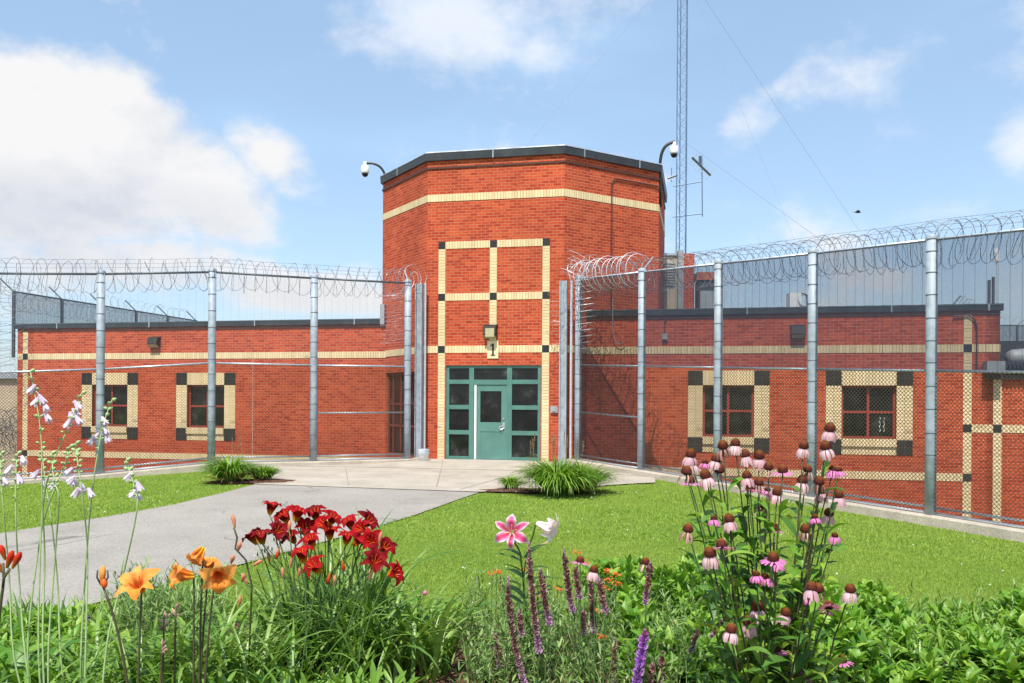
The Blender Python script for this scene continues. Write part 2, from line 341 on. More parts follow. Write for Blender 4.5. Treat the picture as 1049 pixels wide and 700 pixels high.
def fbox(mb, fr, u0, u1, n0, n1, z0, z1, mi=0, uvo=(0, 0)):
    P = fr.P
    def q(a, b, c, d, uv):
        mb.add([P(*a), P(*b), P(*c), P(*d)], [(0, 1, 2, 3)], [(p-uvo[0], q_-uvo[1]) for p, q_ in uv], mi)
    q((u0, n1, z0), (u1, n1, z0), (u1, n1, z1), (u0, n1, z1), [(u0, z0), (u1, z0), (u1, z1), (u0, z1)])
    q((u1, n0, z0), (u0, n0, z0), (u0, n0, z1), (u1, n0, z1), [(u1, z0), (u0, z0), (u0, z1), (u1, z1)])
    q((u1, n1, z0), (u1, n0, z0), (u1, n0, z1), (u1, n1, z1), [(n1, z0), (n0, z0), (n0, z1), (n1, z1)])
    q((u0, n0, z0), (u0, n1, z0), (u0, n1, z1), (u0, n0, z1), [(n0, z0), (n1, z0), (n1, z1), (n0, z1)])
    q((u0, n1, z1), (u1, n1, z1), (u1, n0, z1), (u0, n0, z1), [(u0, n1), (u1, n1), (u1, n0), (u0, n0)])
    q((u0, n0, z0), (u1, n0, z0), (u1, n1, z0), (u0, n1, z0), [(u0, n0), (u1, n0), (u1, n1), (u0, n1)])
def wall(mb, fr, u0, u1, z0, z1, th=0.3, holes=()):
    us = sorted({u0, u1, *[h[0] for h in holes], *[h[1] for h in holes]})
    for a, b in zip(us[:-1], us[1:]):
        zs = [z0]; hs = sorted([h for h in holes if h[0] <= a+1e-6 and h[1] >= b-1e-6], key=lambda h: h[2])
        z = z0
        for h in hs:
            if h[2] > z: fbox(mb, fr, a, b, -th, 0, z, h[2])
            z = h[3]
        if z < z1: fbox(mb, fr, a, b, -th, 0, z, z1)
def tube(mb, pts, r, sides=6, mi=0, caps=True, closed=False, vuv=True):
    pts = [Vector(p) for p in pts]; n = len(pts)
    rr = r if isinstance(r, (list, tuple)) else [r]*n
    T = (pts[1]-pts[0]).normalized()
    ref = Vector((0, 0, 1)) if abs(T.z) < 0.9 else Vector((1, 0, 0))
    X = T.cross(ref).normalized()
    vs = []; uvs = []; fs = []
    for i in range(n):
        if i == 0: T = pts[1]-pts[0]
        elif i == n-1: T = pts[-1]-pts[-2]
        else: T = pts[i+1]-pts[i-1]
        T.normalize()
        X = X-T*X.dot(T)
        if X.length < 1e-6: X = T.orthogonal()
        X.normalize(); Y = T.cross(X)
        for k in range(sides):
            a = 2*math.pi*k/sides
            vs.append(pts[i]+(X*math.cos(a)+Y*math.sin(a))*rr[i]); uvs.append((k/sides, i/(n-1)))
    for i in range(n-1):
        for k in range(sides):
            k2 = (k+1) % sides
            fs.append((i*sides+k, i*sides+k2, (i+1)*sides+k2, (i+1)*sides+k))
    if caps:
        fs.append(tuple(range(sides))[::-1]); fs.append(tuple((n-1)*sides+k for k in range(sides)))
    mb.add(vs, fs, uvs, mi)
def box(mb, c, sx, sy, sz, mi=0, rot=0.0):
    fr = Fr((c[0], c[1]), (math.cos(rot), math.sin(rot)))
    fbox(mb, fr, -sx/2, sx/2, -sy/2, sy/2, c[2]-sz/2, c[2]+sz/2, mi)
def revolve(mb, c, prof, sides=12, mi=0, M=None):
    vs = []; uvs = []; fs = []
    for i, (r, z) in enumerate(prof):
        for k in range(sides):
            a = 2*math.pi*k/sides; p = Vector((r*math.cos(a), r*math.sin(a), z))
            if M is not None: p = M @ p
            vs.append(Vector(c)+p); uvs.append((k/sides, i/(len(prof)-1)))
    for i in range(len(prof)-1):
        for k in range(sides):
            k2 = (k+1) % sides
            fs.append((i*sides+k, i*sides+k2, (i+1)*sides+k2, (i+1)*sides+k))
    mb.add(vs, fs, uvs, mi)
def bez(a, b, c, n=8):
    a, b, c = Vector(a), Vector(b), Vector(c)
    return [a*(1-t)**2+b*2*t*(1-t)+c*t*t for t in [i/n for i in range(n+1)]]
def one(name, fn, mats, parent=None, smooth=False):
    m = MB(); fn(m); return m.build(name, mats, parent, smooth)
# ------------------------------------------------------------ ground
LP = [(-2.88-2.36*k, 23.95-0.97*k) for k in range(-0, 7)]            # left fence posts
LZ = [0.055, 0.04, 0.045, -0.16, -0.30, -0.46, -0.6]
RP = [(1.77+1.4*k, 23.3-2.0*k) for k in range(0, 8)]                 # right fence posts
RZ = [0.10, 0.0, -0.10, -0.20, -0.29, -0.39, -0.49, -0.59]
def lawn_z(x, y):
    z = -0.085-0.078*(sp(x-2.3)-sp(-2.3)) if x > 0 else -0.085-0.055*sp(-6.6-x)
    z += 0.52*ss(6.9, 4.5, y)*ss(-6.5, -3.6, x)*(1-ss(5.5, 8, x))
    z += 0.07*ss(22.6, 24.2, y)*ss(-4, -3, x)*(1-ss(1.2, 1.9, x))
    return z
def fence_y(x):
    if x < -2.88: return 23.95+0.411*(x+2.88)
    if x < 1.77: return 23.95+(x+2.88)*(23.3-23.95)/4.65
    return 23.3-1.4286*(x-1.77)
def sheet(name, xs, yfun, nt_, zf, mat, zoff=0.0):
    m = MB(); vs = []; fs = []; uv = []
    for x in xs:
        for y in yfun(x): vs.append((x, y, zf(x, y)+zoff)); uv.append((x, y))
    for i in range(len(xs)-1):
        for j in range(nt_-1):
            a = i*nt_+j; fs.append((a, a+nt_, a+nt_+1, a+1))
    m.add(vs, fs, uv); return m.build(name, mat, None, True)
xs = [-400, -150, -60, -30, -20]+[-16+0.4*i for i in range(78)]+[16, 19, 24, 30, 40, 50]
def lawn_rows(x):
    top = fence_y(x)+0.12; lo = -20
    near = [min(top-0.001*(60-k), -20+(24)*k/8) for k in range(9)]
    rows = []
    base = [-60, -20, 0, 2]+[2.5+0.4*k for k in range(54)]
    for k, b in enumerate(base): rows.append(min(b, top-(len(base)-k)*0.002) if b < top else top-(len(base)-k)*0.002)
    rows.append(top); return rows
g = sheet('lawn', xs, lawn_rows, 59, lawn_z, 'lawn_base'); tag(g, kind='structure')
def yard_z(x, y):
    return -0.5-0.16*sp(-5-x, 1.0)*ss(0, 14, y)*(1 if x > -16 else 1) - 0.15*sp(x-2, 1.0)*(1 if x < 16 else 1) if abs(x) < 40 else -5.5
ys_ = [-3000, -300, -80, -30, -10, 0, 5, 10, 14, 17, 19, 21, 23, 25, 27, 29, 31, 34, 40, 60, 120, 300, 1000, 4000]
g = sheet('yard_ground', [-4000, -800, -200, -80, -45, -38, -30, -24, -20, -16, -13, -10, -7, -4, -2, 0, 2, 4, 6, 8, 10, 13, 16, 20, 25, 38, 45, 80, 200, 800, 4000],
          lambda x: ys_, len(ys_), lambda x, y: max(-5.5, yard_z(x, y)), 'yard_gravel'); tag(g, kind='structure')

# path and apron: grid strips between two edges
def strip(name, A, B, mat, zoff, nacross=8, sub=6, kind='structure'):
    def res(P):
        out_ = []
        for a, b in zip(P[:-1], P[1:]):
            for k in range(sub): out_.append((a[0]+(b[0]-a[0])*k/sub, a[1]+(b[1]-a[1])*k/sub))
        out_.append(P[-1]); return out_
    A, B = res(A), res(B); m = MB(); vs = []; fs = []; uv = []
    for a, b in zip(A, B):
        for k in range(nacross+1):
            t = k/nacross; x = a[0]+(b[0]-a[0])*t; y = a[1]+(b[1]-a[1])*t
            vs.append((x, y, lawn_z(x, y)+zoff)); uv.append((x, y))
    w = nacross+1
    for i in range(len(A)-1):
        for k in range(nacross): fs.append((i*w+k, i*w+k+1, (i+1)*w+k+1, (i+1)*w+k))
    m.add(vs, fs, uv); return tag(m.build(name, mat, None, True), kind=kind)
UP = [(-5.25, 17.75), (-5.35, 16.3), (-5.55, 14.4), (-6.0, 12.8), (-6.75, 11.1), (-8.2, 9.0), (-10.5, 6.6), (-15, 3.5)]
LO = [(-0.62, 16.45), (-0.95, 15.2), (-1.45, 13.2), (-2.05, 11.3), (-2.75, 9.4), (-3.6, 7.2), (-5.2, 4.6), (-9, 0.5)]
strip('asphalt_path', UP, LO, 'asphalt', 0.016)
strip('concrete_apron', [(-6.2, 22.75), (-5.6, 20.5), (-5.25, 17.74)], [(3.45, 20.9), (3.2, 19.4), (1.0, 17.1)], 'concrete', 0.026, 14)
strip('concrete_apron_front', [(-5.25, 17.735), (-5.25, 17.73)], [(1.0, 17.095), (-0.62, 16.47)], 'concrete', 0.026, 14)
strip('door_step_slab', [(-3.0, 24.7), (-3.4, 23.6), (-6.2, 22.7)], [(1.8, 23.75), (2.05, 22.75), (3.5, 20.85)], 'concrete', 0.032, 14)
# control joints cut in the apron
def joints(m):
    for (a, b) in [((-4.2, 22.0), (-3.3, 17.6)), ((-1.9, 24.0), (-1.5, 17.4)), ((0.9, 23.2), (-1.0, 16.8)), ((-5.3, 20.2), (2.9, 19.5))]:
        n = 14; L = [Vector((a[0]+(b[0]-a[0])*k/n, a[1]+(b[1]-a[1])*k/n, 0)) for k in range(n+1)]
        d = (L[1]-L[0]).normalized(); s = Vector((d.y, -d.x, 0))*0.009
        vs = []
        for p in L:
            for q in (p-s, p+s): vs.append((q.x, q.y, lawn_z(q.x, q.y)+0.037))
        m.add(vs, [(2*k, 2*k+1, 2*k+3, 2*k+2) for k in range(n)])
plain('joint', (0.27, 0.24, 0.20), 0.9)
tag(one('pavement_joint', joints, 'joint'), kind='structure')
# planting beds of mulch
def blob(name, cx, cy, rx, ry, zoff, rot=0.0, n=28, dome=0.03):
    m = MB(); vs = []; uv = []; fs = []; rings = 5
    ph = [R.uniform(0.85, 1.12) for _ in range(n)]
    for j in range(rings+1):
        for k in range(n):
            a = 2*math.pi*k/n; r = j/rings*ph[k]
            x = r*rx*math.cos(a); y = r*ry*math.sin(a)
            X = cx+x*math.cos(rot)-y*math.sin(rot); Y = cy+x*math.sin(rot)+y*math.cos(rot)
            vs.append((X, Y, lawn_z(X, Y)+zoff+dome*(1-(j/rings)**2))); uv.append((X, Y))
    for j in range(rings):
        for k in range(n):
            k2 = (k+1) % n; fs.append((j*n+k, j*n+k2, (j+1)*n+k2, (j+1)*n+k))
    m.add(vs, fs, uv); return tag(m.build(name, 'mulch', None, True), kind='structure')
blob('mulch_bed', 0.55, 16.75, 1.15, 0.42, 0.03, 0.0)
blob('mulch_bed', -5.5, 18.35, .95, 0.5, 0.03, 0.1)
m = MB(); vs = []; fs = []; uv = []
X0 = [-4.2+0.3*i for i in range(33)]; Y0 = [1.5+0.3*i for i in range(18)]
def bed_edge(x): return 6.0+0.25*math.sin(x*1.3)+0.15*math.sin(x*3.1)-1.6*ss(-0.9, -1.9, x)
for x in X0:
    for k in range(18):
        y = 1.5+(bed_edge(x)-1.5)*k/17; vs.append((x, y, lawn_z(x, y)+0.012+0.012*math.sin(x*7+y*9))); uv.append((x, y))
for i in range(32):
    for j in range(17): a = i*18+j; fs.append((a, a+18, a+19, a+1))
m.add(vs, fs, uv); tag(m.build('flower_bed_soil', 'mulch', None, True), kind='structure')

# ------------------------------------------------------------ building
V0 = Vector((-2.42, 24.62)); V1 = Vector((1.40, 23.79))
L2 = (-4.07, 27.19); V2 = (4.30, 25.65)
FF = Fr(V0, V1-V0); WF = (V1-V0).length
FL = Fr(L2, V0-Vector(L2)); WL = (V0-Vector(L2)).length
FRt = Fr(V1, Vector(V2)-V1); WR = (Vector(V2)-V1).length
FS = Fr(V2, (0.213, 0.977))
FSL = Fr((L2[0]+0.213*4, L2[1]+0.977*4), (-0.213, -0.977))
B = thing('brick_building', (-0.5, 24.4, 0), 'red brick building with cream bands, tall many sided entrance tower and two low wings', 'building')
TOP = 8.66
uc = WF/2-0.03   # centre of the cream grid
door0, door1 = uc-1.36, uc+1.36
ldoor = (WL-2.75, WL-0.72)
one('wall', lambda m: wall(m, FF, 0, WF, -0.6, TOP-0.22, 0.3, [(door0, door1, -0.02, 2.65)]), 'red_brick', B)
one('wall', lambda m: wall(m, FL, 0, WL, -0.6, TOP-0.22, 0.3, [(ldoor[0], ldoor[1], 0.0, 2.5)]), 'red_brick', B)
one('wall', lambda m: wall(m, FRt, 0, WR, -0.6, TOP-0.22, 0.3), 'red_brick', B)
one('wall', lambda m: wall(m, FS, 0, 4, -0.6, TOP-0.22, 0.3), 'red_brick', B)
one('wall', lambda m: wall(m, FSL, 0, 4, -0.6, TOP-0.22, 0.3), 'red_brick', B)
facets = [(FSL, 4.0), (FL, WL), (FF, WF), (FRt, WR), (FS, 4.0)]
# tower coping: a sloped metal cap following the outline
def offset_outline(dist):
    P = []
    fr = [f for f, _ in facets]; W = [w for _, w in facets]
    P.append(fr[0].P(0, dist, 0))
    for a, b, wa in zip(fr[:-1], fr[1:], W[:-1]):
        nb = (a.n+b.n).normalized(); k = dist/nb.dot(a.n); q = a.o+a.d*wa+nb*k
        P.append(Vector((q.x, q.y, 0)))
    P.append(fr[-1].P(W[-1], dist, 0)); return P
def ring(m, prof, mi=0):
    rows = [[Vector((p.x, p.y, z)) for p in offset_outline(d)] for d, z in prof]
    n = len(rows[0])
    for a, b in zip(rows[:-1], rows[1:]):
        for k in range(n-1):
            m.add([a[k], a[k+1], b[k+1], b[k]], [(0, 1, 2, 3)], [(0, 0), (1, 0), (1, 1), (0, 1)], mi)
one('coping', lambda m: ring(m, [(-0.25, TOP-0.24), (0.07, TOP-0.24), (0.085, TOP-0.03), (0.05, TOP), (-0.30, TOP+0.02)]), 'coping', B)
one('coping_edge', lambda m: ring(m, [(0.086, TOP-0.03), (0.094, TOP-0.03), (0.06, TOP+0.012), (0.0, TOP+0.015)]), 'coping_edge', B)
one('drip_strip', lambda m: ring(m, [(-0.02, TOP-0.47), (0.03, TOP-0.47), (0.035, TOP-0.42), (-0.02, TOP-0.41)]), 'brown_strip', B)
def seams(m):
    for f, us in ((FL, (1.2,)), (FF, (1.9,)), (FRt, (0.6, 2.6))):
        for u in us: fbox(m, f, u, u+0.03, 0.08, 0.1, TOP-0.25, TOP-0.02)
one('coping_seam', seams, 'coping_edge', B)
def troof(m):
    P = [Vector((p.x, p.y, TOP-0.25)) for p in offset_outline(-0.1)]; m.add(P, [tuple(range(len(P)))], [(p.x, p.y) for p in P])
one('roof', troof, 'roofing', B)
one('wall', lambda m: wall(m, Fr((5.15, 29.56), (-8.37, 1.54)), 0, 8.5, -0.6, TOP-0.22), 'red_brick', B)
# cream bands
BZ0, BZ1 = 2.97, 3.17
def band(m, f, u0, u1, z0, z1, n=0.012): fbox(m, f, u0, u1, -0.05, n, z0, z1)
HS = [(FL, WL), (FF, WF), (FRt, WR)]
for f, w_ in HS+[(FS, 4)]: one('brick_band', lambda m: band(m, f, -0.004, w_+0.004, 7.27, 7.47), 'cream_soldier', B)
cols = [uc-1.49, uc, uc+1.49]
def segs():
    def band(m, f, a, b, z0, z1): one('brick_band', lambda m: fbox(m, f, a, b, -0.05, 0.012, z0, z1), 'cream_soldier', B)
    m = None
    band(m, FL, -0.004, WL+0.004, BZ0+0.03, BZ1+0.03)
    band(m, FRt, -0.004, WR, BZ0+0.03, BZ1+0.03)
    z = 3.10
    for a, b in ((-0.004, cols[0]-0.1), (cols[0]+0.1, cols[1]-0.16), (cols[1]+0.16, cols[2]-0.1), (cols[2]+0.1, WF+0.004)): band(m, FF, a, b, z-0.1, z+0.1)
    for z in (4.57, 6.03):
        for a, b in ((cols[0]+0.1, cols[1]-0.1), (cols[1]+0.1, cols[2]-0.1)): band(m, FF, a, b, z-0.1, z+0.1)
segs()
def vsegs():
    m = None
    def fbox_(m, f, a, b, n0, n1, z0, z1): one('brick_column_strip', lambda m: fbox(m, f, a, b, n0, n1, z0, z1), 'cream_stack', B)
    for c in cols:
        for a, b in ((4.67, 5.93), (3.20, 4.47)):
            if c == cols[1] and a < 4: a = 3.34
            fbox_(m, FF, c-0.1, c+0.1, -0.05, 0.010, a, b)
    for c in (cols[0], cols[2]): fbox_(m, FF, c-0.1, c+0.1, -0.05, 0.010, -0.1, 3.0)
vsegs()
def block(f, u, z, w=.1, mat='black_paint'): one('dark_accent_block', lambda m: fbox(m, f, u-w, u+w, -.05, .016, z-w, z+w, 0, (u-w-.2+w, z-w-.2+w)), mat, B)
def squares():
    for c in cols:
        for z in (4.57, 6.03): block(FF, c, z)
    for c in (cols[0], cols[2]): block(FF, c, 3.1)
squares()
# number plate and numeral
one('number_plate', lambda m: fbox(m, FF, cols[1]-0.16, cols[1]+0.16, -0.02, 0.02, 2.83, 3.34), 'cream_stack', B)
plain('cream_tile', (0.76, 0.61, 0.36), 0.7, 0, 0.06)
def numeral(m):
    c = cols[1]+0.005; n0, n1 = 0.026, 0.032
    fbox(m, FF, c-0.022, c+0.028, n0, n1, 2.94, 3.25)
    fbox(m, FF, c-0.062, c+0.068, n0, n1+0.001, 2.915, 2.945)
    m.add([FF.P(c-0.023, n1, 3.25), FF.P(c-0.07, n1, 3.20), FF.P(c-0.07, n1, 3.165), FF.P(c-0.023, n1, 3.20)], [(0, 1, 2, 3)])
one('numeral', numeral, 'black_paint', B)
one('number_tile', lambda m: fbox(m, FF, cols[1]-0.155, cols[1]+0.155, 0.01, 0.025, 2.84, 3.33), 'cream_tile', B)
# storefront entrance
d0 = door0; sc = 2.72
SFp = MB()
def fb(a, b, z0, z1, n0=-0.13, n1=-0.04): fbox(SFp, FF, d0+a, d0+b, n0, n1, z0, z1)
fb(0, .09, 0.0, 2.65); fb(.67, .81, 0, 2.65); fb(1.76, 1.90, 0, 2.65); fb(2.63, 2.72, 0, 2.65)
for a, b in ((.09, .67), (1.90, 2.63)):
    for z0, z1 in ((0.0, .10), (.71, .83), (1.42, 1.54), (2.13, 2.25), (2.57, 2.65)): fb(a, b, z0, z1, -0.125, -0.045)
fb(.81, 1.76, 2.11, 2.25, -0.125, -0.045); fb(.81, 1.76, 2.57, 2.65, -0.125, -0.045)
sf = SFp.build('entrance_frame', 'green_frame', B)
for a, b in ((.09, .67), (1.90, 2.63)):
    for z0, z1 in ((.10, .71), (.83, 1.42), (1.54, 2.13), (2.25, 2.57)):
        one('glass_pane', lambda m: fbox(m, FF, d0+a, d0+b, -0.10, -0.085, z0, z1), 'dark_glass', sf)
one('glass_pane', lambda m: fbox(m, FF, d0+.81, d0+1.76, -0.10, -0.085, 2.25, 2.57), 'dark_glass', sf)
def dleaf(m):
    a, b = .89, 1.735
    fbox(m, FF, d0+a, d0+b, -0.115, -0.068, 0.03, .13); fbox(m, FF, d0+a, d0+a+.10, -0.115, -0.068, .13, 2.10)
    fbox(m, FF, d0+b-.14, d0+b, -0.115, -0.068, .13, 2.10); fbox(m, FF, d0+a+.10, d0+b-.14, -0.115, -0.0685, 1.93, 2.10)
    fbox(m, FF, d0+a+.10, d0+b-.14, -0.115, -0.0685, .80, 1.06); fbox(m, FF, d0+a+.10, d0+b-.14, -0.11, -0.08, .13, .80)
    fbox(m, FF, d0+1.735, d0+1.76, -0.12, -0.06, 0.02, 2.11)
dr = one('door', dleaf, 'green_door', B)
one('glass_pane', lambda m: fbox(m, FF, d0+.99, d0+1.595, -0.105, -0.09, 1.06, 1.93), 'dark_glass', dr)
def handle(m):
    u = d0+1.665
    fbox(m, FF, u-.03, u+.03, -0.066, -0.055, .88, 1.06)
    tube(m, [FF.P(u, -.05, .97), FF.P(u, 0.0, .97), FF.P(u-.12, 0.005, .93)], .012, 8)
    tube(m, [FF.P(u+.0, -.06, 1.16), FF.P(u+.0, -.045, 1.16)], .025, 10)
    tube(m, [FF.P(u, -.03, .90), FF.P(u-.05, 0.0, .86), FF.P(u-.09, 0.0, .88)], .008, 6)
one('handle', handle, 'silver', dr)
one('weather_strip', lambda m: fbox(m, FF, d0+.825, d0+.885, -0.08, -0.035, 0.03, 2.10), 'white_paint', B)
one('threshold', lambda m: fbox(m, FF, d0+.8, d0+1.77, -0.2, 0.03, -0.03, 0.02), 'coping_edge', B)
one('card_reader', lambda m: [fbox(m, FF, uc+1.64, uc+1.84, 0.003, .05, 1.34, 1.52), fbox(m, FF, uc+1.69, uc+1.79, 0.05, .07, 1.38, 1.48)], 'grey_box', B)
# side doorway in the left facet, behind the fence
def ldf(m):
    a, b = ldoor
    for u in (a, a+.32, a+0.86, a+1.40, b-.07): fbox(m, FL, u, u+.07, -0.16, -0.08, 0, 2.5)
    for z in (0, .86, 1.52, 2.43): fbox(m, FL, a, b, -0.15, -0.09, z, z+.06)
lf = one('side_entrance_frame', ldf, 'dark_red_frame', B)
one('glass_pane', lambda m: fbox(m, FL, ldoor[0]+.01, ldoor[1]-.01, -0.13, -0.11, 0.03, 2.45), 'dark_glass', lf)

# wings
dW = Vector((0.977, -0.213)).normalized()
FLW = Fr(Vector((-3.92, 26.95))-dW*13.33, dW); WLW = 13.33
fr_tmp = Fr((2.06, 24.21), dW); FRW = fr_tmp
uE = FRW.u_at(1024.5, 340); WRW = uE
WT = 4.19
def win_us(f, pa, pb): return f.u_at(pa, 430), f.u_at(pb, 430)
lw = []; rw = []
for pa, pb in ((84, 141), (180.5, 241)):
    a, b = win_us(FLW, pa, pb); c = (a+b)/2; lw.append(c)
for pa, pb in ((703.8, 788.9), (845.5, 935.3)):
    a, b = win_us(FRW, pa, pb); c = (a+b)/2; rw.append(c)
WZ0, WZ1 = 0.73, 2.12
def holes(cs): return [(c-.67, c+.67, WZ0, WZ1) for c in cs]
one('wall', lambda m: wall(m, FLW, 0, WLW, -3.0, 4.03, 0.3, holes(lw)), 'red_brick', B)
one('wall', lambda m: wall(m, FRW, 0, WRW, -3.0, 4.03, 0.3, holes(rw)), 'red_brick', B)
one('wall', lambda m: wall(m, FRW, WRW, WRW+9, -3.5, 2.30, 0.3), 'red_brick', B)
FLE = Fr(FLW.P(0, 0, 0).xy+Vector((0.213, 0.977))*11, (-0.213, -0.977))
one('wall', lambda m: wall(m, FLE, 0, 11, -3.0, 4.03), 'red_brick', B)
FRE = Fr(FRW.P(WRW, 0, 0).xy, (0.213, 0.977))
one('wall', lambda m: wall(m, FRE, 0, 11, -3.0, 4.03), 'red_brick', B)
def wcop(m):
    for f, a, b in ((FLW, -0.06, WLW), (FRW, 0, WRW+0.06)):
        fbox(m, f, a, b, -0.35, 0.07, 4.02, WT-0.005)
    for f in (FLE, FRE): fbox(m, f, -0.0 if f is FLE else 0.062, 10.93, -0.35, 0.07, 4.02, WT-0.007)
one('coping', wcop, 'coping', B)
def wce(m):
    for f, a, b in ((FLW, -0.07, WLW), (FRW, 0, WRW+0.07)):
        fbox(m, f, a, b, -0.36, 0.078, WT-0.035, WT)
one('coping_edge', wce, 'galv_dark', B)
one('drip_strip', lambda m: [fbox(m, FLW, 0, WLW, -0.02, 0.03, 3.93, 3.97), fbox(m, FRW, 0, WRW, -0.02, 0.03, 3.93, 3.97)], 'brown_strip', B)
one('coping_end_flashing', lambda m: fbox(m, FLW, WLW-.16, WLW-.02, -.4, .1, 4.0, 4.62), 'duct', B)
one('coping_seam', lambda m: [fbox(m, FLW, u, u+.04, 0.07, .09, 4.01, WT) for u in (1.6, 5.1, 8.9, 12.3)]+[fbox(m, FRW, u, u+.04, 0.07, .09, 4.01, WT) for u in (4.3, 7.9, 10.2)], 'coping_edge', B)
def lroof(m):
    for f, a, b in ((FLW, 0, WLW), (FRW, 0, WRW)): m.add([f.P(a, -.2, 4.0), f.P(b, -.2, 4.0), f.P(b, -11, 4.0), f.P(a, -11, 4.0)], [(0, 1, 2, 3)], [(0, 0), (9, 0), (9, 9), (0, 9)])
one('roof', lroof, 'roofing', B)
one('wall', lambda m: [wall(m, Fr(f.P(b, -11, 0).xy, -dW), 0, b, -3, 4.03) for f, b in ((FLW, WLW), (FRW, WRW))], 'red_brick', B)
uS = FLW.u_at(26, 400)
r1 = FRW.u_at(991, 400); r2 = FRW.u_at(1021.5, 450)
def wbands():
    m = None
    def band(m, f, a, b, z0, z1): one('brick_band', lambda m: fbox(m, f, a, b, -0.05, 0.012, z0, z1), 'cream_soldier', B)
    band(m, FLW, -0.004, uS-.1, BZ0, BZ1); band(m, FLW, uS+.1, WLW, BZ0, BZ1)
    band(m, FLW, uS+.1, WLW, -.32, -.12)
    band(m, FRW, 0, r1-.1, BZ0, BZ1); band(m, FRW, r1+.1, WRW+.004, BZ0, BZ1)
    band(m, FRW, 0, r1-.1, -.32, -.12)
    band(m, FRW, r1+.1, r2-.1, .93, 1.13); band(m, FRW, r2+.1, WRW+9, .93, 1.13)
wbands()
def wcols():
    def col(f, u, zs):
        for a, b in zs: one('brick_column_strip', lambda m: fbox(m, f, u-.1, u+.1, -.05, .010, a, b), 'cream_stack', B)
    col(FLW, uS, ((3.17, 3.93), (-.12, 2.97), (-3, -.32)))
    col(FRW, r1, ((3.17, 3.93), (1.13, 2.97), (-.12, .93), (-3, -.32)))
    col(FRW, r2, ((1.13, 2.28), (-3, .93)))
wcols()
def wsq():
    for f, u, z in ((FLW, uS, 3.07), (FLW, uS, -.22), (FRW, r1, 3.07), (FRW, r1, 1.03), (FRW, r1, -.22), (FRW, r2, 1.03)):
        block(f, u, z)
wsq()
def window(f, c, white_strands=False):
    for z0, z1 in ((WZ1, WZ1+.39), (.315, .53)): one('window_surround', lambda m: fbox(m, f, c-.67, c+.67, -.05, .012, z0, z1), 'cream_soldier', B)
    for a, b in ((c-1.065, c-.67), (c+.67, c+1.065)): one('window_surround', lambda m: fbox(m, f, a, b, -.05, .010, .71, WZ1, 0, (a, 0)), 'cream_jamb', B)
    if 1:
        for s in (-1, 1):
            for z0, z1 in ((WZ1, WZ1+.39), (.315, .71)):
                u0, u1 = sorted((c+s*.67, c+s*1.065)); block(f, (u0+u1)/2, (z0+z1)/2, .1975, 'dark_block')

    one('sill', lambda m: fbox(m, f, c-.67, c+.67, -.28, .06, .53, WZ0), 'cream_soldier', B)
    def frm(m):
        for u in (c-.67, c-.03, c+.61): fbox(m, f, u, u+.06, -.19, -.12, WZ0, WZ1)
        for z in (WZ0, 1.395, WZ1-.06): fbox(m, f, c-.61, c+.61, -.185, -.125, z, z+.06)
    w = one('window', frm, 'red_frame', B)
    for a, b in ((c-.61, c-.03), (c+.03, c+.61)):
        for p, q in ((WZ0+.06, 1.395), (1.455, WZ1-.06)):
            one('glass_pane', lambda m: fbox(m, f, a, b, -.165, -.15, p, q), 'dark_glass', w)
    if white_strands:
        def pp(m):
            for u in (.30, .40):
                pts = [f.P(c+u+.015*math.sin(k*2.1), -.146, 1.30-.05*k) for k in range(9)]; tube(m, pts, .007, 4)  # two wavy white strands over the lower right pane
        one('white_strand', pp, 'white_paint', w)
brickmat('cream_jamb', (0.78, 0.63, 0.38), (0.66, 0.51, 0.28), (0.36, 0.23, 0.12), 0.1975, 0.0813, 0.0, dark=(0.5, 0.36, 0.2))
for c in lw: window(FLW, c)
window(FRW, rw[0]); window(FRW, rw[1], True)

ju_ = FLW.u_at(259, 400)
one('movement_joint', lambda m: fbox(m, FLW, ju_-.008, ju_+.008, -.01, .003, -.12, 2.96), 'kerb_concrete', B)
# things fixed to the building (each its own thing)
def wallpack(f, px, py, label, s=1.0, tall=False):
    u = f.u_at(px, py); q = f.P(u, 0, 0); D = q.y; z = at(px, py, D).z
    o = thing('wall_light', q+Vector((0, 0, z)), label, 'wall light', 'wall lights on the brick building')
    w, h, dpt = (.19, .17, .22) if not tall else (.19, .19, .24)
    def hood(m):
        P = f.P; w1 = w*.92
        vs = [P(u-w, 0.001, z-h), P(u+w, 0.001, z-h), P(u+w, 0.001, z+h), P(u-w, 0.001, z+h), P(u-w1, dpt, z-h*.35), P(u+w1, dpt, z-h*.35), P(u+w1, dpt*.8, z+h*.9), P(u-w1, dpt*.8, z+h*.9)]
        m.add(vs, [(7, 6, 5, 4), (3, 2, 6, 7), (0, 3, 7, 4), (2, 1, 5, 6), (0, 1, 2, 3)])
        fbox(m, f, u-w-.01, u+w+.01, .002, .04, z+h-.03, z+h+.02)
    one('housing', hood, 'dark_bronze', o)
    def ln(m):
        P = f.P; w1 = w*.85
        m.add([P(u-w1, .03, z-h*.95), P(u+w1, .03, z-h*.95), P(u+w1, dpt*.92, z-h*.45), P(u-w1, dpt*.92, z-h*.45)], [(0, 1, 2, 3)])
        if tall: fbox(m, f, u-w*.55, u+w*.75, dpt*.8, dpt*1.0, z-h*.75, z+h*.5)
    one('lens', ln, 'lens', o)
wallpack(FLW, 159.5, 351, 'dark bronze wall light high on the left wing above its first window')
wallpack(FRW, 817, 340.5, 'dark bronze wall light on the right wing under a small white rooftop box')
wallpack(FF, 503, 340.5, 'brown wall light with yellowed lens directly over the number 1', tall=True)
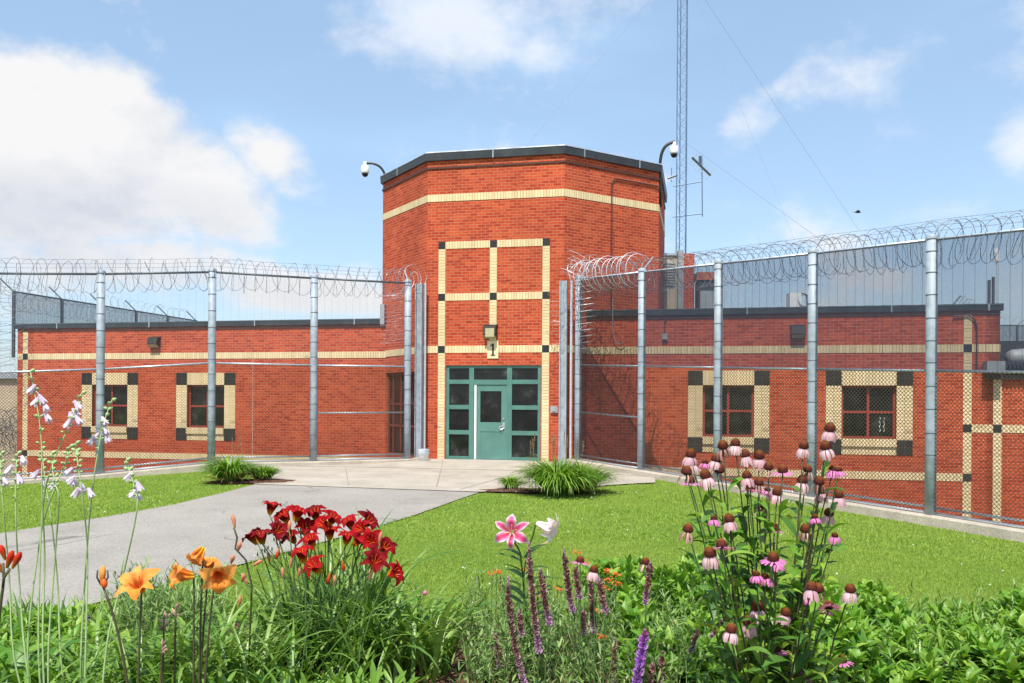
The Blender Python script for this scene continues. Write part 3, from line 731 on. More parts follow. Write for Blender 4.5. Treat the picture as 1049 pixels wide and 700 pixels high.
# conduit on right facet and right wing
cd = thing('conduit_run', FRt.P(1.68, 0, 5.5), 'thin brown conduit pipe climbing the tower beside the right hand fence', 'conduit')
def cnd(m):
    z = TOP-.66; u = FRt.u_at(626, 220)
    tube(m, [FRt.P(u, .03, 4.3), FRt.P(u, .03, z-.15), FRt.P(u+.05, .03, z-.04), FRt.P(u+.18, .03, z), FRt.P(WR-.1, .03, z), FRt.P(WR+.02, .06, z-.02)], .018, 8)
one('pipe', cnd, 'brown_pipe', cd)
jb = thing('junction_box', FRW.P(FRW.u_at(681, 345), 0, 3.3), 'small grey junction box with curved conduit on the right wing above the band', 'junction box')
ju = FRW.u_at(681, 345); jz = at(681, 345, FRW.P(ju, 0, 0).y).z
one('box', lambda m: fbox(m, FRW, ju-.07, ju+.07, .002, .09, jz-.08, jz+.08), 'grey_box', jb)
one('pipe', lambda m: tube(m, [FRW.P(ju, .03, jz+.08), FRW.P(ju, .03, jz+.42), FRW.P(ju+.08, .03, jz+.53), FRW.P(ju+.3, .03, jz+.56), FRW.P(ju+3.0, .03, jz+.58)], .016, 6), 'brown_pipe', jb)
dl = thing('hanging_cable', FRW.P(FRW.u_at(628, 320), .3, 3.6), 'looped grey cable hanging from the parapet beside the tower', 'cable')
du = FRW.u_at(628, 320); one('cable', lambda m: tube(m, [FRW.P(du, .1, 4.5), FRW.P(du, .1, 3.7), FRW.P(du+.04, .1, 3.4), FRW.P(du+.12, .1, 3.27), FRW.P(du+.25, .1, 3.24), FRW.P(du+.33, .1, 3.32)], .013, 5), 'grey_box', dl)
bc = thing('corner_conduit', FRW.P(r1, 0.1, 3.9), 'brown curved pipe bending down the right end of the right wing', 'conduit')
one('pipe', lambda m: tube(m, [FRW.P(r1-.35, .04, 3.88), FRW.P(r1-.0, .045, 3.9), FRW.P(r1+.15, .05, 3.8), FRW.P(r1+.2, .05, 3.6), FRW.P(r1+.2, .04, 2.5)], .02, 6), 'brown_pipe', bc)

# dome cameras on goosenecks
def cam_pole(pts, r, dome, label):
    o = thing('security_camera', pts[0], label, 'security camera', 'dome cameras on the tower')
    one('gooseneck_pole', lambda m: tube(m, pts, r, 8), 'black_metal', o, True)
    d = Vector(dome)
    one('camera_housing', lambda m: revolve(m, d, [(0.0, .30), (.05, .30), (.055, .2), (.12, .17), (.125, -.02), (.11, -.06), (.0, -.06)], 14), 'white_paint', o, True)
    one('camera_dome', lambda m: revolve(m, d, [(.10, -.06), (.085, -.12), (.05, -.155), (0, -.165)], 14), 'black_metal', o, True)
def arc(p0, p1, p2, p3, n=14):
    a = [Vector(x) for x in (p0, p1, p2, p3)]
    return [a[0]*(1-t)**3+a[1]*3*t*(1-t)**2+a[2]*3*t*t*(1-t)+a[3]*t**3 for t in [k/n for k in range(n+1)]]
D1 = 27.0
cam_pole(arc(at(395.5, 184, D1), at(393, 170, D1), at(385, 166.5, D1), at(374, 167.5, D1)), .035, at(374, 176, D1), 'white dome camera on a short curved arm at the tower\'s left roof corner')
D2 = 25.75
cam_pole([at(676.5, 212, D2), at(676.5, 190, D2)]+arc(at(676.2, 176, D2), at(675.5, 156, D2), at(680, 147, D2), at(691.5, 145.5, D2)), .045, at(690.5, 156, D2), 'white dome camera on a tall curved pole at the tower\'s right roof corner')
# ------------------------------------------------------------ fences
def helix(p0, p1, rad, pitch, mb, r=0.0045, up=Vector((0, 0, 1)), seg=20, barb=True, jitter=0.12, sag=0.0, squash=1.0, rng=R):
    p0, p1 = Vector(p0), Vector(p1); ax = (p1-p0); L = ax.length; ax = ax.normalized()
    s = ax.cross(up).normalized(); w = s.cross(ax).normalized()
    nl = max(1, int(L/pitch)); pts = []; n = nl*seg
    ph = rng.uniform(0, 6)
    for i in range(n+1):
        t = i/n; a = 2*math.pi*nl*t+ph
        rr = rad*(1+jitter*math.sin(i*0.13+ph)*0.6+jitter*0.5*math.sin(i*0.051+1.7))
        adv = pitch*0.42*math.sin(a+0.8+ph)    # clipped loops lean over one another
        pts.append(p0+ax*(L*t+adv)+s*(rr*math.cos(a))+w*(rr*squash*math.sin(a)))
    tube(mb, pts, r, 3, caps=False)
    if barb:
        for i in range(0, n, 2):
            p = pts[i]; t = (pts[i+1]-p).normalized(); q = t.orthogonal().normalized()
            q.rotate(Matrix.Rotation(rng.uniform(0, 6.28), 3, t)); o = t.cross(q)
            b = .017; c = .010
            mb.add([p-t*b+q*c, p, p+t*b+q*c, p-t*b-q*c, p+t*b-q*c], [(0, 1, 2), (3, 1, 4)])
    return pts
def chain(mb_name, frm_pts, zs, h0, h1, mat, parent, r=0.0026):
    """woven chain link between successive post points: real zigzag wires"""
    V = []; Fc = []; nb = 0
    for (a, b, za, zb) in [(frm_pts[i], frm_pts[i+1], zs[i], zs[i+1]) for i in range(len(frm_pts)-1)]:
        a = np.array(a); b = np.array(b); L = np.linalg.norm(b-a); d = (b-a)/L; nrm = np.array([d[1], -d[0]])
        nw = int(L/0.037); nz = int((h1-h0)/0.037)
        k = np.arange(nz+1)
        for i in range(nw):
            off = ((k+i) % 2)
            u = (i+off)*0.037
            z = za+(zb-za)*u/L+h0+k*0.037
            nn = 0.004*(1-2*off)
            px = a[0]+d[0]*u+nrm[0]*nn; py = a[1]+d[1]*u+nrm[1]*nn
            P = np.stack([px, py, z], 1)
            t0 = np.stack([P+np.array([d[0]*r, d[1]*r, 0]), P+np.array([-d[0]*r*.5+nrm[0]*r*.87, -d[1]*r*.5+nrm[1]*r*.87, 0]), P+np.array([-d[0]*r*.5-nrm[0]*r*.87, -d[1]*r*.5-nrm[1]*r*.87, 0])], 1)
            V.append(t0.reshape(-1, 3))
            b0 = nb+3*k[:-1]
            for s, e in ((0, 1), (1, 2), (2, 0)): Fc.append(np.stack([b0+s, b0+e, b0+3+e, b0+3+s], 1))
            nb += 3*(nz+1)
    V = np.concatenate(V) - np.array(wloc(parent)); Fc = np.concatenate(Fc)
    me = bpy.data.meshes.new(mb_name)
    me.vertices.add(len(V)); me.vertices.foreach_set('co', V.astype(np.float32).ravel())
    me.loops.add(len(Fc)*4); me.loops.foreach_set('vertex_index', Fc.astype(np.int32).ravel())
    me.polygons.add(len(Fc)); me.polygons.foreach_set('loop_start', np.arange(0, len(Fc)*4, 4, dtype=np.int32))
    me.update(calc_edges=True); me.materials.append(MATS[mat])
    o = bpy.data.objects.new(mb_name, me); C.objects.link(o); o.parent = parent; return o
H = 4.88
def lerp(a, b, t): return a+(b-a)*t
def fence(P, Z, sgn, label, mats, kerb_side):
    """P: posts from the tower outwards; sgn gives the inner (building) side"""
    o = thing('security_fence', (P[0][0], P[0][1], Z[0]), label, 'fence', 'tall chain link fences flanking the entrance')
    n = len(P)
    d = (Vector(P[1])-Vector(P[0])).normalized(); inn = Vector((d.y, -d.x))*sgn   # towards the building
    for k in range(n):
        x, y = P[k]; z = Z[k]
        m = MB(); tube(m, [(x, y, z-.3), (x, y, z+1.5), (x, y, z+3), (x, y, z+H+.02)], .095, 16)
        ps = m.build('post', 'galvanised', o, True)
        def cap(m): revolve(m, (x, y, z+H+.02), [(.105, -.06), (.105, 0), (.07, .03), (0, .04)], 16)
        one('cap', cap, 'galvanised', ps, True)
        hh = .25+R.uniform(0, .1)
        while hh < H-.1:
            one('wire_tie', lambda m: revolve(m, (x, y, z+hh), [(.0955, -.008), (.101, -.006), (.101, .006), (.0955, .008)], 14), 'tie', ps); hh += .40+R.uniform(-.03, .03)
        def arm(m):
            tip = Vector((x, y, z+H+.36))+Vector((inn.x, inn.y, 0))*.36
            tube(m, [(x, y, z+H-.02), tip], .016, 5)
        one('barb_arm', arm, 'galvanised', o)
    off = Vector((inn.x, inn.y))*-0.0
    def rail(h, r, name, mat, i0=0, i1=n-1):
        for k in range(i0, i1):
            a, b = P[k], P[k+1]
            m = MB(); tube(m, [(a[0], a[1], Z[k]+h), (b[0], b[1], Z[k+1]+h)], r, 8)
            m.build(name, mat, o, True)
    rail(H-.05, .028, 'top_rail', mats['rail']); rail(2.53, .024, 'middle_rail', mats['rail2'])
    rail(1.27, .022, 'middle_rail', mats['rail2'], 0, 1)
    rail(.13, .022, 'bottom_rail', 'galv_light'); rail(.03, .022, 'bottom_rail', 'galv_light')
    out_ = -inn
    Q = [(p[0]+out_.x*.03, p[1]+out_.y*.03) for p in P]
    i0 = 1 if mats['corner'] else 0
    chain('chain_link_mesh', Q[i0:], Z[i0:], .05, 2.55, 'chain', o, mats['cr'])
    def upper(m, i, j, h0, h1):
        for k in range(i, j):
            a, b = Q[k], Q[k+1]; L = (Vector(b)-Vector(a)).length
            m.add([(a[0], a[1], Z[k]+h0), (b[0], b[1], Z[k+1]+h0), (b[0], b[1], Z[k+1]+h1), (a[0], a[1], Z[k]+h1)], [(0, 1, 2, 3)], [(0, h0), (L, h0), (L, h1), (0, h1)])
    one('fine_mesh_panel', lambda m: upper(m, i0, n-1, 2.53, H-.05), mats['fine'], o)
    if mats['corner']: one('fine_mesh_panel', lambda m: upper(m, 0, 1, .05, H-.05), mats['corner'], o)
    # barbed strands above the rail
    def strands(m):
        for f in (.34, .66, 1.0):
            for k in range(n-1):
                a = Vector((P[k][0]+inn.x*.36*f, P[k][1]+inn.y*.36*f, Z[k]+H+.36*f)); b = Vector((P[k+1][0]+inn.x*.36*f, P[k+1][1]+inn.y*.36*f, Z[k+1]+H+.36*f))
                mid = (a+b)/2-Vector((0, 0, .02)); tube(m, [a, mid, b], .0035, 3, caps=False)
                for i in range(1, 24):
                    p = a.lerp(b, i/24)-Vector((0, 0, .02*(1-abs(i-12)/12))); v = Vector((R.uniform(-1, 1), R.uniform(-1, 1), R.uniform(-1, 1))).normalized()*.02
                    tube(m, [p-v, p+v], .0025, 3, caps=False)
    one('barbed_strands', strands, 'razor', o)
    def coil(m):
        for k in range(n-1):
            for q, (dz, rad, pit, di) in enumerate(mats['coils']):
                a = Vector((P[k][0]+inn.x*di, P[k][1]+inn.y*di, Z[k]+H+dz)); b = Vector((P[k+1][0]+inn.x*di, P[k+1][1]+inn.y*di, Z[k+1]+H+dz))
                helix(a, b, rad, pit, m, r=.0055)
    one('razor_coil', coil, mats['coilmat'], o)
    return o, inn
KB = 0.34
lo, linn = fence(LP, LZ, 1 if Vector((-0.97*-1, 0)).x < 0 else 1, 'tall grey steel fence with razor wire left of the entrance', dict(rail='galv_dark', rail2='galv_light', cr=.0066, corner=None, fine='fine_mesh_left', coilmat='razor', coils=((-.06, .40, .27, .32), (-.08, .36, .40, .34))), 1)
ro, rinn = fence(RP, RZ, -1, 'tall grey steel fence with razor wire right of the entrance', dict(rail='galv_light', rail2='galv_light', cr=.0070, corner='fine_mesh_corner', fine='fine_mesh_right', coilmat='razor', coils=((-.10, .40, .22, .34), (-.08, .37, .33, .36))), 1)
print('inner normals', linn, rinn)
# tower end posts of each fence and the vertical coils
def channel(o, p, z0, z1, w):
    def f(m):
        fr = Fr(p, dW)
        fbox(m, fr, -w/2, w/2, -.05, .05, z0, z1); fbox(m, fr, w/2-.03, w/2, .05, .12, z0, z1); fbox(m, fr, -w/2, -w/2+.03, .05, .12, z0, z1)
    one('end_channel_post', f, 'galvanised', o)
channel(lo, (-2.60, 24.35), -.05, 4.92, .20)
channel(ro, (1.38, 23.45), -.05, 4.90, .20)
one('end_post', lambda m: tube(m, [(-2.45, 24.42, -.05), (-2.45, 24.42, 4.95)], .03, 8), 'galv_light', lo)
one('end_post', lambda m: tube(m, [(1.58, 23.38, -.05), (1.58, 23.38, 4.9)], .035, 8), 'galv_light', ro)
def lvert(m):
    a = at(404, 300, 25.2); b = at(404, 352, 25.2); helix(a, b, .36, .12, m, r=.004, up=Vector((1, 0, 0)), jitter=.2)
    helix(at(398, 290, 24.9), at(428, 282, 24.3), .34, .2, m, r=.0045)
    tube(m, arc(at(419, 289, 24), at(420, 276, 24), at(429, 274, 24), at(429, 290, 24)), .006, 4)
one('razor_coil', lvert, 'razor_lit', lo)
def rvert(m):
    helix(at(601, 282, 23.0), at(601, 358, 23.0), .24, .16, m, r=.006, up=Vector((1, 0, 0)), jitter=.25)
    helix(at(571, 300, 23.35), at(571, 350, 23.35), .26, .22, m, r=.0045, up=Vector((1, 0, 0)), jitter=.3)
    helix(at(588, 284, 22.9), at(597, 262, 22.9), .33, .10, m, r=.006, jitter=.4)
    helix(at(585, 280, 22.9), at(612, 270, 22.5), .26, .12, m, r=.006, jitter=.4)
    helix(at(594, 284, 23.2), at(657, 276, 21.3), .40, .17, m, r=.006)
one('razor_coil', rvert, 'razor_lit', ro)
# kerbs under the fences
def kerb(name, P, Z, inn, ext, start=None):
    m = MB(); P2 = [Vector(p) for p in P]; Zs = list(Z)
    if start: P2 = [Vector(start[0])]+P2; Zs = [start[1]]+Zs
    out_ = -inn
    for a, b, za, zb in zip(P2[:-1], P2[1:], Zs[:-1], Zs[1:]):
        L = (b-a).length
        for prof in [((-.18, -1.2), (-.18, .0), (.20, .0), (.22, -.02), (.23, -.30))]:
            for (n0, h0), (n1, h1) in zip(prof[:-1], prof[1:]):
                v = [Vector((a.x+out_.x*n0, a.y+out_.y*n0, za+h0)), Vector((b.x+out_.x*n0, b.y+out_.y*n0, zb+h0)), Vector((b.x+out_.x*n1, b.y+out_.y*n1, zb+h1)), Vector((a.x+out_.x*n1, a.y+out_.y*n1, za+h1))]
                m.add(v, [(0, 1, 2, 3)], [(0, 0), (L, 0), (L, .3), (0, .3)])
    return tag(m.build(name, 'kerb_concrete'), kind='structure')
kerb('kerb', LP, LZ, linn, 0, ((-2.5, 24.4), .055))
kerb('kerb', RP, RZ, rinn, 0, ((1.45, 23.7), .1))

# background fences on the roofs and beyond
def back_fence(pts, z0, z1, label, arm_dir, dense=True, coils=True, post_r=.06, hang=None):
    o = thing('perimeter_fence', (pts[0][0], pts[0][1], z0), label, 'fence', 'distant razor wire fences')
    for i, p in enumerate(pts):
        zz = z0 if not (hang and i == 0) else hang
        one('post', lambda m: tube(m, [(p[0], p[1], zz), (p[0], p[1], z1)], post_r, 8), 'galv_dark', o)
        one('barb_arm', lambda m: tube(m, [(p[0], p[1], z1-.03), (p[0]+arm_dir[0], p[1]+arm_dir[1], z1+.42)], .025, 5), 'galv_dark', o)
    one('top_rail', lambda m: [tube(m, [(a[0], a[1], z1-.02), (b[0], b[1], z1-.02)], .03, 6) for a, b in zip(pts[:-1], pts[1:])], 'galv_dark', o)
    def pan(m):
        for a, b in zip(pts[:-1], pts[1:]):
            L = (Vector(a)-Vector(b)).length; m.add([(a[0], a[1], z0), (b[0], b[1], z0), (b[0], b[1], z1), (a[0], a[1], z1)], [(0, 1, 2, 3)], [(0, 0), (L, 0), (L, z1-z0), (0, z1-z0)])
    one('mesh_panel', pan, 'fine_mesh_right', o)
    if coils:
        def co(m):
            for a, b in zip(pts[:-1], pts[1:]):
                helix((a[0]+arm_dir[0]*.3, a[1]+arm_dir[1]*.3, z1-.35), (b[0]+arm_dir[0]*.3, b[1]+arm_dir[1]*.3, z1-.35), .33, .3, m, r=.006, seg=14, barb=False)
                helix((a[0]+arm_dir[0]*.6, a[1]+arm_dir[1]*.6, z1+.15), (b[0]+arm_dir[0]*.6, b[1]+arm_dir[1]*.6, z1+.15), .3, .4, m, r=.006, seg=14, barb=False)
        one('razor_coil', co, 'razor', o)
    return o
e0 = FLW.P(-0.12, 0.05, 0)
bf = back_fence([(e0.x+.213*t, e0.y+.977*t) for t in (0, 2.3, 4.5, 6.6, 8.8, 11)], 4.05, 5.32, 'dark mesh fence with razor wire along the left wing\'s roof edge', (-.45, -.05), hang=3.05)
def leftcoils(m):
    for (x0, y0, x1, y1) in ((12, 290, 12, 345), (3, 330, 3, 388), (11, 345, 9, 375)):
        helix(at(x0, y0, 29.2), at(x1, y1, 29.2), .36, .24, m, r=.006, up=Vector((1, 0, 0)), seg=16, jitter=.25)
one('razor_coil', leftcoils, 'razor', bf)
q = [at(1016+26*k, 334, 45) for k in range(5)]
back_fence([(p.x, p.y) for p in q], 2.5, at(1036, 333, 45).z, 'distant dark fence with razor wire beyond the right wing\'s end', (.5, 0))

# rooftop equipment
def roofbox(name, px0, px1, py0, D, depth, z0, label, cat, mat, extra=None):
    a = at(px0, py0, D); b = at(px1, py0, D)
    o = thing(name, ((a.x+b.x)/2, D, z0), label, cat)
    fr = Fr((a.x, D), (1, 0)); w = b.x-a.x
    one('body', lambda m: fbox(m, fr, 0, w, -depth, 0, z0, a.z), mat, o)
    if extra: extra(o, fr, w, a.z)
    return o
def pent(o, fr, w, zt):
    one('vent_column', lambda m: fbox(m, fr, w*.56, w*.72, .003, .22, 3.9, zt+.15), 'grey_box', o)
    one('brick_pier', lambda m: fbox(m, fr, w*.73, w*1.05, -1.5, .12, 3.9, zt+.05), 'red_brick', o)
    one('cap', lambda m: fbox(m, fr, -.05, w*.55, -1.6, .06, zt, zt+.08), 'coping_edge', o)
    def louv(m):
        for k in range(9): fbox(m, fr, w*.06, w*.5, .0, .04, zt-1.0+.09*k, zt-.955+.09*k)
    one('louvre', louv, 'grey_box', o)
    one('white_pipe', lambda m: tube(m, [fr.P(-.05, .35, zt-.1), fr.P(-.07, .35, 4.8), fr.P(0, .35, 4.55), fr.P(.02, .35, 4.1)], .05, 8), 'white_paint', o)
roofbox('rooftop_penthouse', 674, 709, 262, 29.0, 1.8, 3.9, 'beige rooftop plant room with a brick pier behind the razor wire', 'rooftop plant room', 'beige_panel', pent)
def chim(o, fr, w, zt):
    one('brick_cap', lambda m: fbox(m, fr, -.04, w+.04, -.55, .04, zt-.25, zt+.0), 'orange_brick_cap', o)
    one('cowl', lambda m: fbox(m, fr, .05, w-.05, -.45, .06, 3.9, zt-.6), 'grey_box', o)
roofbox('roof_vent', 715.5, 734, 279, 28.0, .5, 3.9, 'dark roof vent with an orange brick cap beside the plant room', 'roof vent', 'dark_duct', chim)
def wb(o, fr, w, zt):
    c = at(824, 308, 25)
    one('hose_coil', lambda m: revolve(m, (c.x, c.y, c.z), [(.17, -.012), (.19, 0), (.17, .012), (.155, 0), (.17, -.012)], 18, M=Matrix.Rotation(math.radians(80), 3, 'X')), 'grey_box', o)
    one('bracket', lambda m: tube(m, [fr.P(w, .02, zt-.02), fr.P(w+.14, .02, zt-.06), fr.P(w+.18, .02, 4.1)], .02, 5), 'black_metal', o)
roofbox('rooftop_box', 809, 821, 300, 25.0, .3, 4.0, 'small cream rooftop box with a hose coil on the right wing parapet', 'equipment box', 'white_paint', wb)
rc = thing('razor_bundle', at(985, 312, 23.5), 'short razor wire bundle on a slanted bracket on the right wing roof', 'razor wire')
one('bracket', lambda m: tube(m, [at(974, 315, 23.5), at(984, 303, 23.5)], .025, 6), 'galv_dark', rc)
one('razor_coil', lambda m: helix(at(980, 311, 23.5), at(996, 314, 23.5), .2, .1, m, r=.005, seg=16), 'razor', rc)
for k, px in enumerate((1013.2, 1017.6)):
    p = at(px, 284+(3 if k == 0 else 0), 22.6)
    tag(one('vent_pipe', lambda m: tube(m, [(p.x, p.y, 4.05), p], .04, 8), 'galv_dark'), 'shorter dark vent pipe at the right end of the roof' if k == 0 else 'taller dark vent pipe at the right end of the roof', 'pipe', 'vent pipes on the right wing roof')
lp = thing('lightning_rod', at(1021, 314, 22.8), 'thin pole with a small white fixture at the right wing\'s far corner', 'pole')
a = at(1021, 325, 22.8)
one('rod', lambda m: tube(m, [(a.x, a.y, 3.9), at(1021, 248, 22.8)], .016, 6), 'galv_light', lp)
one('fixture', lambda m: revolve(m, at(1021, 262, 22.8), [(0, .2), (.04, .2), (.05, .12), (.065, .1), (.065, -.16), (0, -.18)], 10), 'white_paint', lp)
# mechanical ducts over the low right wall
mu = FRW.u_at(1034, 376)
du_ = thing('duct_unit', FRW.P(WRW+.8, -.4, 2.3), 'grey metal duct and round hood on the low wall at far right', 'duct')
one('curb', lambda m: fbox(m, FRW, WRW-.35, WRW+9, .015, .12, 2.28, 2.50), 'dark_duct', du_)
one('box', lambda m: fbox(m, FRW, WRW-.42, WRW+.0, .05, .42, 2.46, 2.72), 'grey_box', du_)
one('flex_duct', lambda m: [revolve(m, FRW.P(WRW+.05+.09*k, .12, 2.55), [(.14, -.03), (.18, 0), (.14, .03)], 12, M=Matrix.Rotation(math.radians(90), 3, 'Y')) for k in range(26)], 'dark_duct', du_)
def hood(m):
    M = Matrix.Rotation(math.radians(90), 3, 'Y')
    revolve(m, FRW.P(WRW+.25, -.25, 2.83), [(0, 0), (.15, 0.0), (.22, .12), (.24, .4), (.24, 3.5), (0, 3.5)], 16, M=M)
one('round_hood', hood, 'duct', du_, True)
one('far_roof', lambda m: fbox(m, FRW, WRW+.35, WRW+9, -6, -3, 2.3, 3.45), 'dark_duct', du_)

# left background
lb = thing('beige_building', (-27, 44, -2), 'pale beige low building far left behind the fence', 'building')
one('wall', lambda m: wall(m, Fr((-44, 44), (1, 0)), 0, 19.5, -5, at(10, 388, 44).z), 'beige_brick', lb)
one('roof', lambda m: fbox(m, Fr((-44.2, 44), (1, 0)), 0, 20, -8, .2, at(10, 388, 44).z, at(10, 388, 44).z+.25), 'coping_edge', lb)
lwl = thing('low_brick_wall', (-19, 30, -2), 'low red brick wall at far left beyond the wing', 'wall')
one('wall', lambda m: wall(m, Fr((-30, 32.5), dW), 0, 12.4, -4, at(8, 457, 31.5).z), 'red_brick', lwl)
one('coping', lambda m: fbox(m, Fr((-30, 32.5), dW), 0, 12.4, -.4, .05, at(8, 457, 31.5).z, at(8, 454, 31.5).z), 'kerb_concrete', lwl)
cb = thing('razor_pile', (-22, 36, -1.5), 'tangled grey razor wire rolls stacked behind the low wall at far left', 'razor wire')
def pile(m):
    for k in range(4): helix(at(-30, 432+8*k, 36), at(24, 430+8*k, 36), .42, .2, m, r=.012, seg=14, barb=False, jitter=.3)
one('coil', pile, 'galv_dark', cb)

# radio mast
MX = at(697, 300, 33); mb0 = Vector((MX.x, 33, 4.0))
mast = thing('radio_mast', mb0, 'slender steel lattice radio mast rising out of view behind the tower', 'mast')
legs = [Vector((-.18, -.05, 0)), Vector((.18, -.05, 0)), Vector((.0, .26, 0))]
for i, q in enumerate(legs): one('leg', lambda m: tube(m, [mb0+q, mb0+q+Vector((0, 0, 26))], .020 if i != 1 else .032, 6), 'blue_steel', mast)
def brace(m):
    for k in range(52):
        z = k*.5
        for a, b in ((0, 1), (1, 2), (2, 0)):
            p = mb0+legs[a]+Vector((0, 0, z)); q = mb0+legs[b]+Vector((0, 0, z+.25)); r_ = mb0+legs[a]+Vector((0, 0, z+.5))
            tube(m, [p, q], .006, 3, caps=False); tube(m, [q, r_], .006, 3, caps=False)
one('bracing', brace, 'blue_steel', mast)
def arms(m):
    tube(m, [at(690, 191, 33), at(720, 186, 33)], .022, 6); tube(m, [at(689, 222.5, 33), at(720, 219, 33)], .022, 6)
    tube(m, [at(719.5, 222, 33), at(719, 160, 33)], .022, 6)
one('side_arm', arms, 'blue_steel', mast)
an = thing('yagi_antenna', at(719, 172, 33), 'tilted yagi antenna on the mast\'s side arm', 'antenna')
def yagi(m):
    a, b = at(709, 161.5, 33), at(728, 180, 33); tube(m, [a, b], .045, 6)
    d = (b-a).normalized(); s = Vector((.55, .2, .75)).normalized()
    for k in range(7):
        p = a.lerp(b, (k+.5)/7); tube(m, [p-s*.28, p+s*.28], .010, 4)
    tube(m, [at(717, 160, 33), at(717, 170, 33)], .05, 6)
one('boom', yagi, 'galv_dark', an)
an2 = thing('dipole_antenna', at(688, 182, 33), 'small horizontal antenna stub left of the mast under the camera', 'antenna')
one('boom', lambda m: (tube(m, [at(684, 183, 33), at(694, 179.5, 33)], .04, 6), tube(m, [at(688, 172, 33), at(688, 180, 33)], .012, 4), tube(m, [at(687, 184, 33), at(688.5, 187, 33)], .012, 4)), 'galv_dark', an2)
for k, (a, b, D_, lb_) in enumerate([((697, -37, 33), (539, 150, 30), 0, 'thin guy wire sloping left from the mast down to the tower roof'), ((699, -37, 33), (818, 256, 27), 0, 'thin guy wire dropping steeply right of the mast'), ((699, -35, 33), (880, 236, 40), 0, 'thin faint guy wire running farthest right from the mast'), ((702, 146, 33), (838, 244, 30), 0, 'thin guy wire from the mast\'s middle towards the right wing roof')]):
    tag(one('guy_wire', lambda m: tube(m, [at(*a), at(*b)], .0042, 4), 'galv_dark'), lb_, 'guy wire', 'guy wires of the radio mast')
# white litter bin by the left end post
bin_ = thing('bucket', (-2.33, 24.0, -.03), 'small white paper-lined bucket at the foot of the left fence end', 'bucket')
bb = at(433.5, 466, 23.9)
one('bucket_body', lambda m: revolve(m, (bb.x, bb.y, -.045), [(0, 0), (.13, 0), (.16, .3), (.165, .34), (.14, .34), (.12, .05)], 16), 'white_paint', bin_, True)
one('liner', lambda m: revolve(m, (bb.x, bb.y, -.045), [(.168, .22), (.18, .28), (.175, .36), (.15, .37), (.14, .3)], 11), 'galv_light', bin_)
# ------------------------------------------------------------ plants
def strap(mb, base, az, L, W, lean, droop, n=7, fold=.22, prof='strap', twist=0.0, mi=0):
    base = Vector(base); h = Vector((math.cos(az), math.sin(az), 0)); sd = Vector((-math.sin(az), math.cos(az), 0))
    e = math.pi/2-lean; p = base.copy(); ds = L/n
    vs = []; uvs = []
    for i in range(n+1):
        t = i/n
        if prof == 'strap': w = W*(0.55+0.45*math.sin(min(1, t*2.2)*math.pi/2))*(1-t**3.5)
        elif prof == 'ovate': w = W*math.sin(math.pi*min(1, max(0, (t*0.97+.03)))**.75)
        else: w = W*math.sin(math.pi*min(1, t*.98+.02))
        w = max(w, W*.03)/2
        dirv = h*math.cos(e)+Vector((0, 0, math.sin(e))); nr = sd.cross(dirv)
        s2 = sd*math.cos(twist*t)+nr*math.sin(twist*t)
        up = s2.cross(dirv)*-1 if False else dirv.cross(s2)
        vs += [p-s2*w+up*w*fold, p+Vector((0, 0, 0)), p+s2*w+up*w*fold]
        uvs += [(0, t), (.5, t), (1, t)]
        p = p+dirv*ds
        e -= droop/n*(0.4+1.2*t)
    fs = []
    for i in range(n): fs += [(3*i, 3*i+1, 3*i+4, 3*i+3), (3*i+1, 3*i+2, 3*i+5, 3*i+4)]
    mb.add(vs, fs, uvs, mi)
def gz(x, y): return lawn_z(x, y)
def basis(axis, up=Vector((0, 0, 1))):
    a = Vector(axis).normalized()
    x = a.cross(up) if abs(a.dot(up)) < .98 else a.cross(Vector((0, 1, 0)))
    x.normalize(); y = a.cross(x)
    return Matrix((x, y, a)).transposed()    # columns x, y, axis
def petal(mb, c, M, ang, rf, af, W, n=8, wf=None, ruff=0.0, cup=.25, mi=0):
    vs = []; uvs = []
    ph = R.uniform(0, 6)
    for i in range(n+1):
        t = i/n; r = rf(t); a = af(t)
        w = (wf(t) if wf else math.sin(math.pi*min(1, .1+.88*t))**.7)*W/2
        d = Vector((math.cos(ang), math.sin(ang), 0)); s = Vector((-math.sin(ang), math.cos(ang), 0))
        for k, q in enumerate((-1, -.5, 0, .5, 1)):
            rz = ruff*W*math.sin(t*14+ph+q*3)*abs(q)
            v = d*r+s*w*q+Vector((0, 0, a+cup*w*abs(q)+rz)); vs.append(Vector(c)+M @ v); uvs.append(((q+1)/2, t))
    fs = []
    for i in range(n):
        for k in range(4): fs.append((5*i+k, 5*i+k+1, 5*i+k+6, 5*i+k+5))
    mb.add(vs, fs, uvs, mi)
def stamens(mb, c, M, L, n=6, r=.0012, spread=.35):
    for k in range(n):
        a = k*2*math.pi/n+.3
        p = [Vector(c)+M @ Vector((math.cos(a)*L*spread*t*t, math.sin(a)*L*spread*t*t, L*t)) for t in (0, .5, 1)]
        tube(mb, p, r, 4)
def daylily_flower(c, axis, s, mat, parent, name='flower', openness=1.0, label=None):
    M = basis(axis); m = MB(); rot = R.uniform(0, 1)
    for k in range(6):
        inner = k % 2
        o = openness*R.uniform(.8, 1.12)
        petal(m, c, M, k*math.pi/3+rot, lambda t: s*(.06+.95*o*t**1.7), lambda t: s*(.95*math.sin(min(1.9, t*2.0))-.25*o*max(0, t-.75)*2), s*(.80 if inner else .5), ruff=.07 if inner else .03)
    o_ = m.build(name, mat, parent, True)
    if label: o_['label'] = label
    st = MB(); stamens(st, c, M, s*.95, r=.0014); st.build('stamens', 'flame_petal', o_)
    return o_
def bud(c, axis, L, r, mat, parent, name='bud'):
    M = basis(axis)
    m = MB(); revolve(m, c, [(r*.35, -L*.5), (r*.6, -L*.3), (r, 0.05*L), (r*.95, L*.25), (r*.5, L*.45), (0, L*.52)], 8, M=M)
    return m.build(name, mat, parent, True)
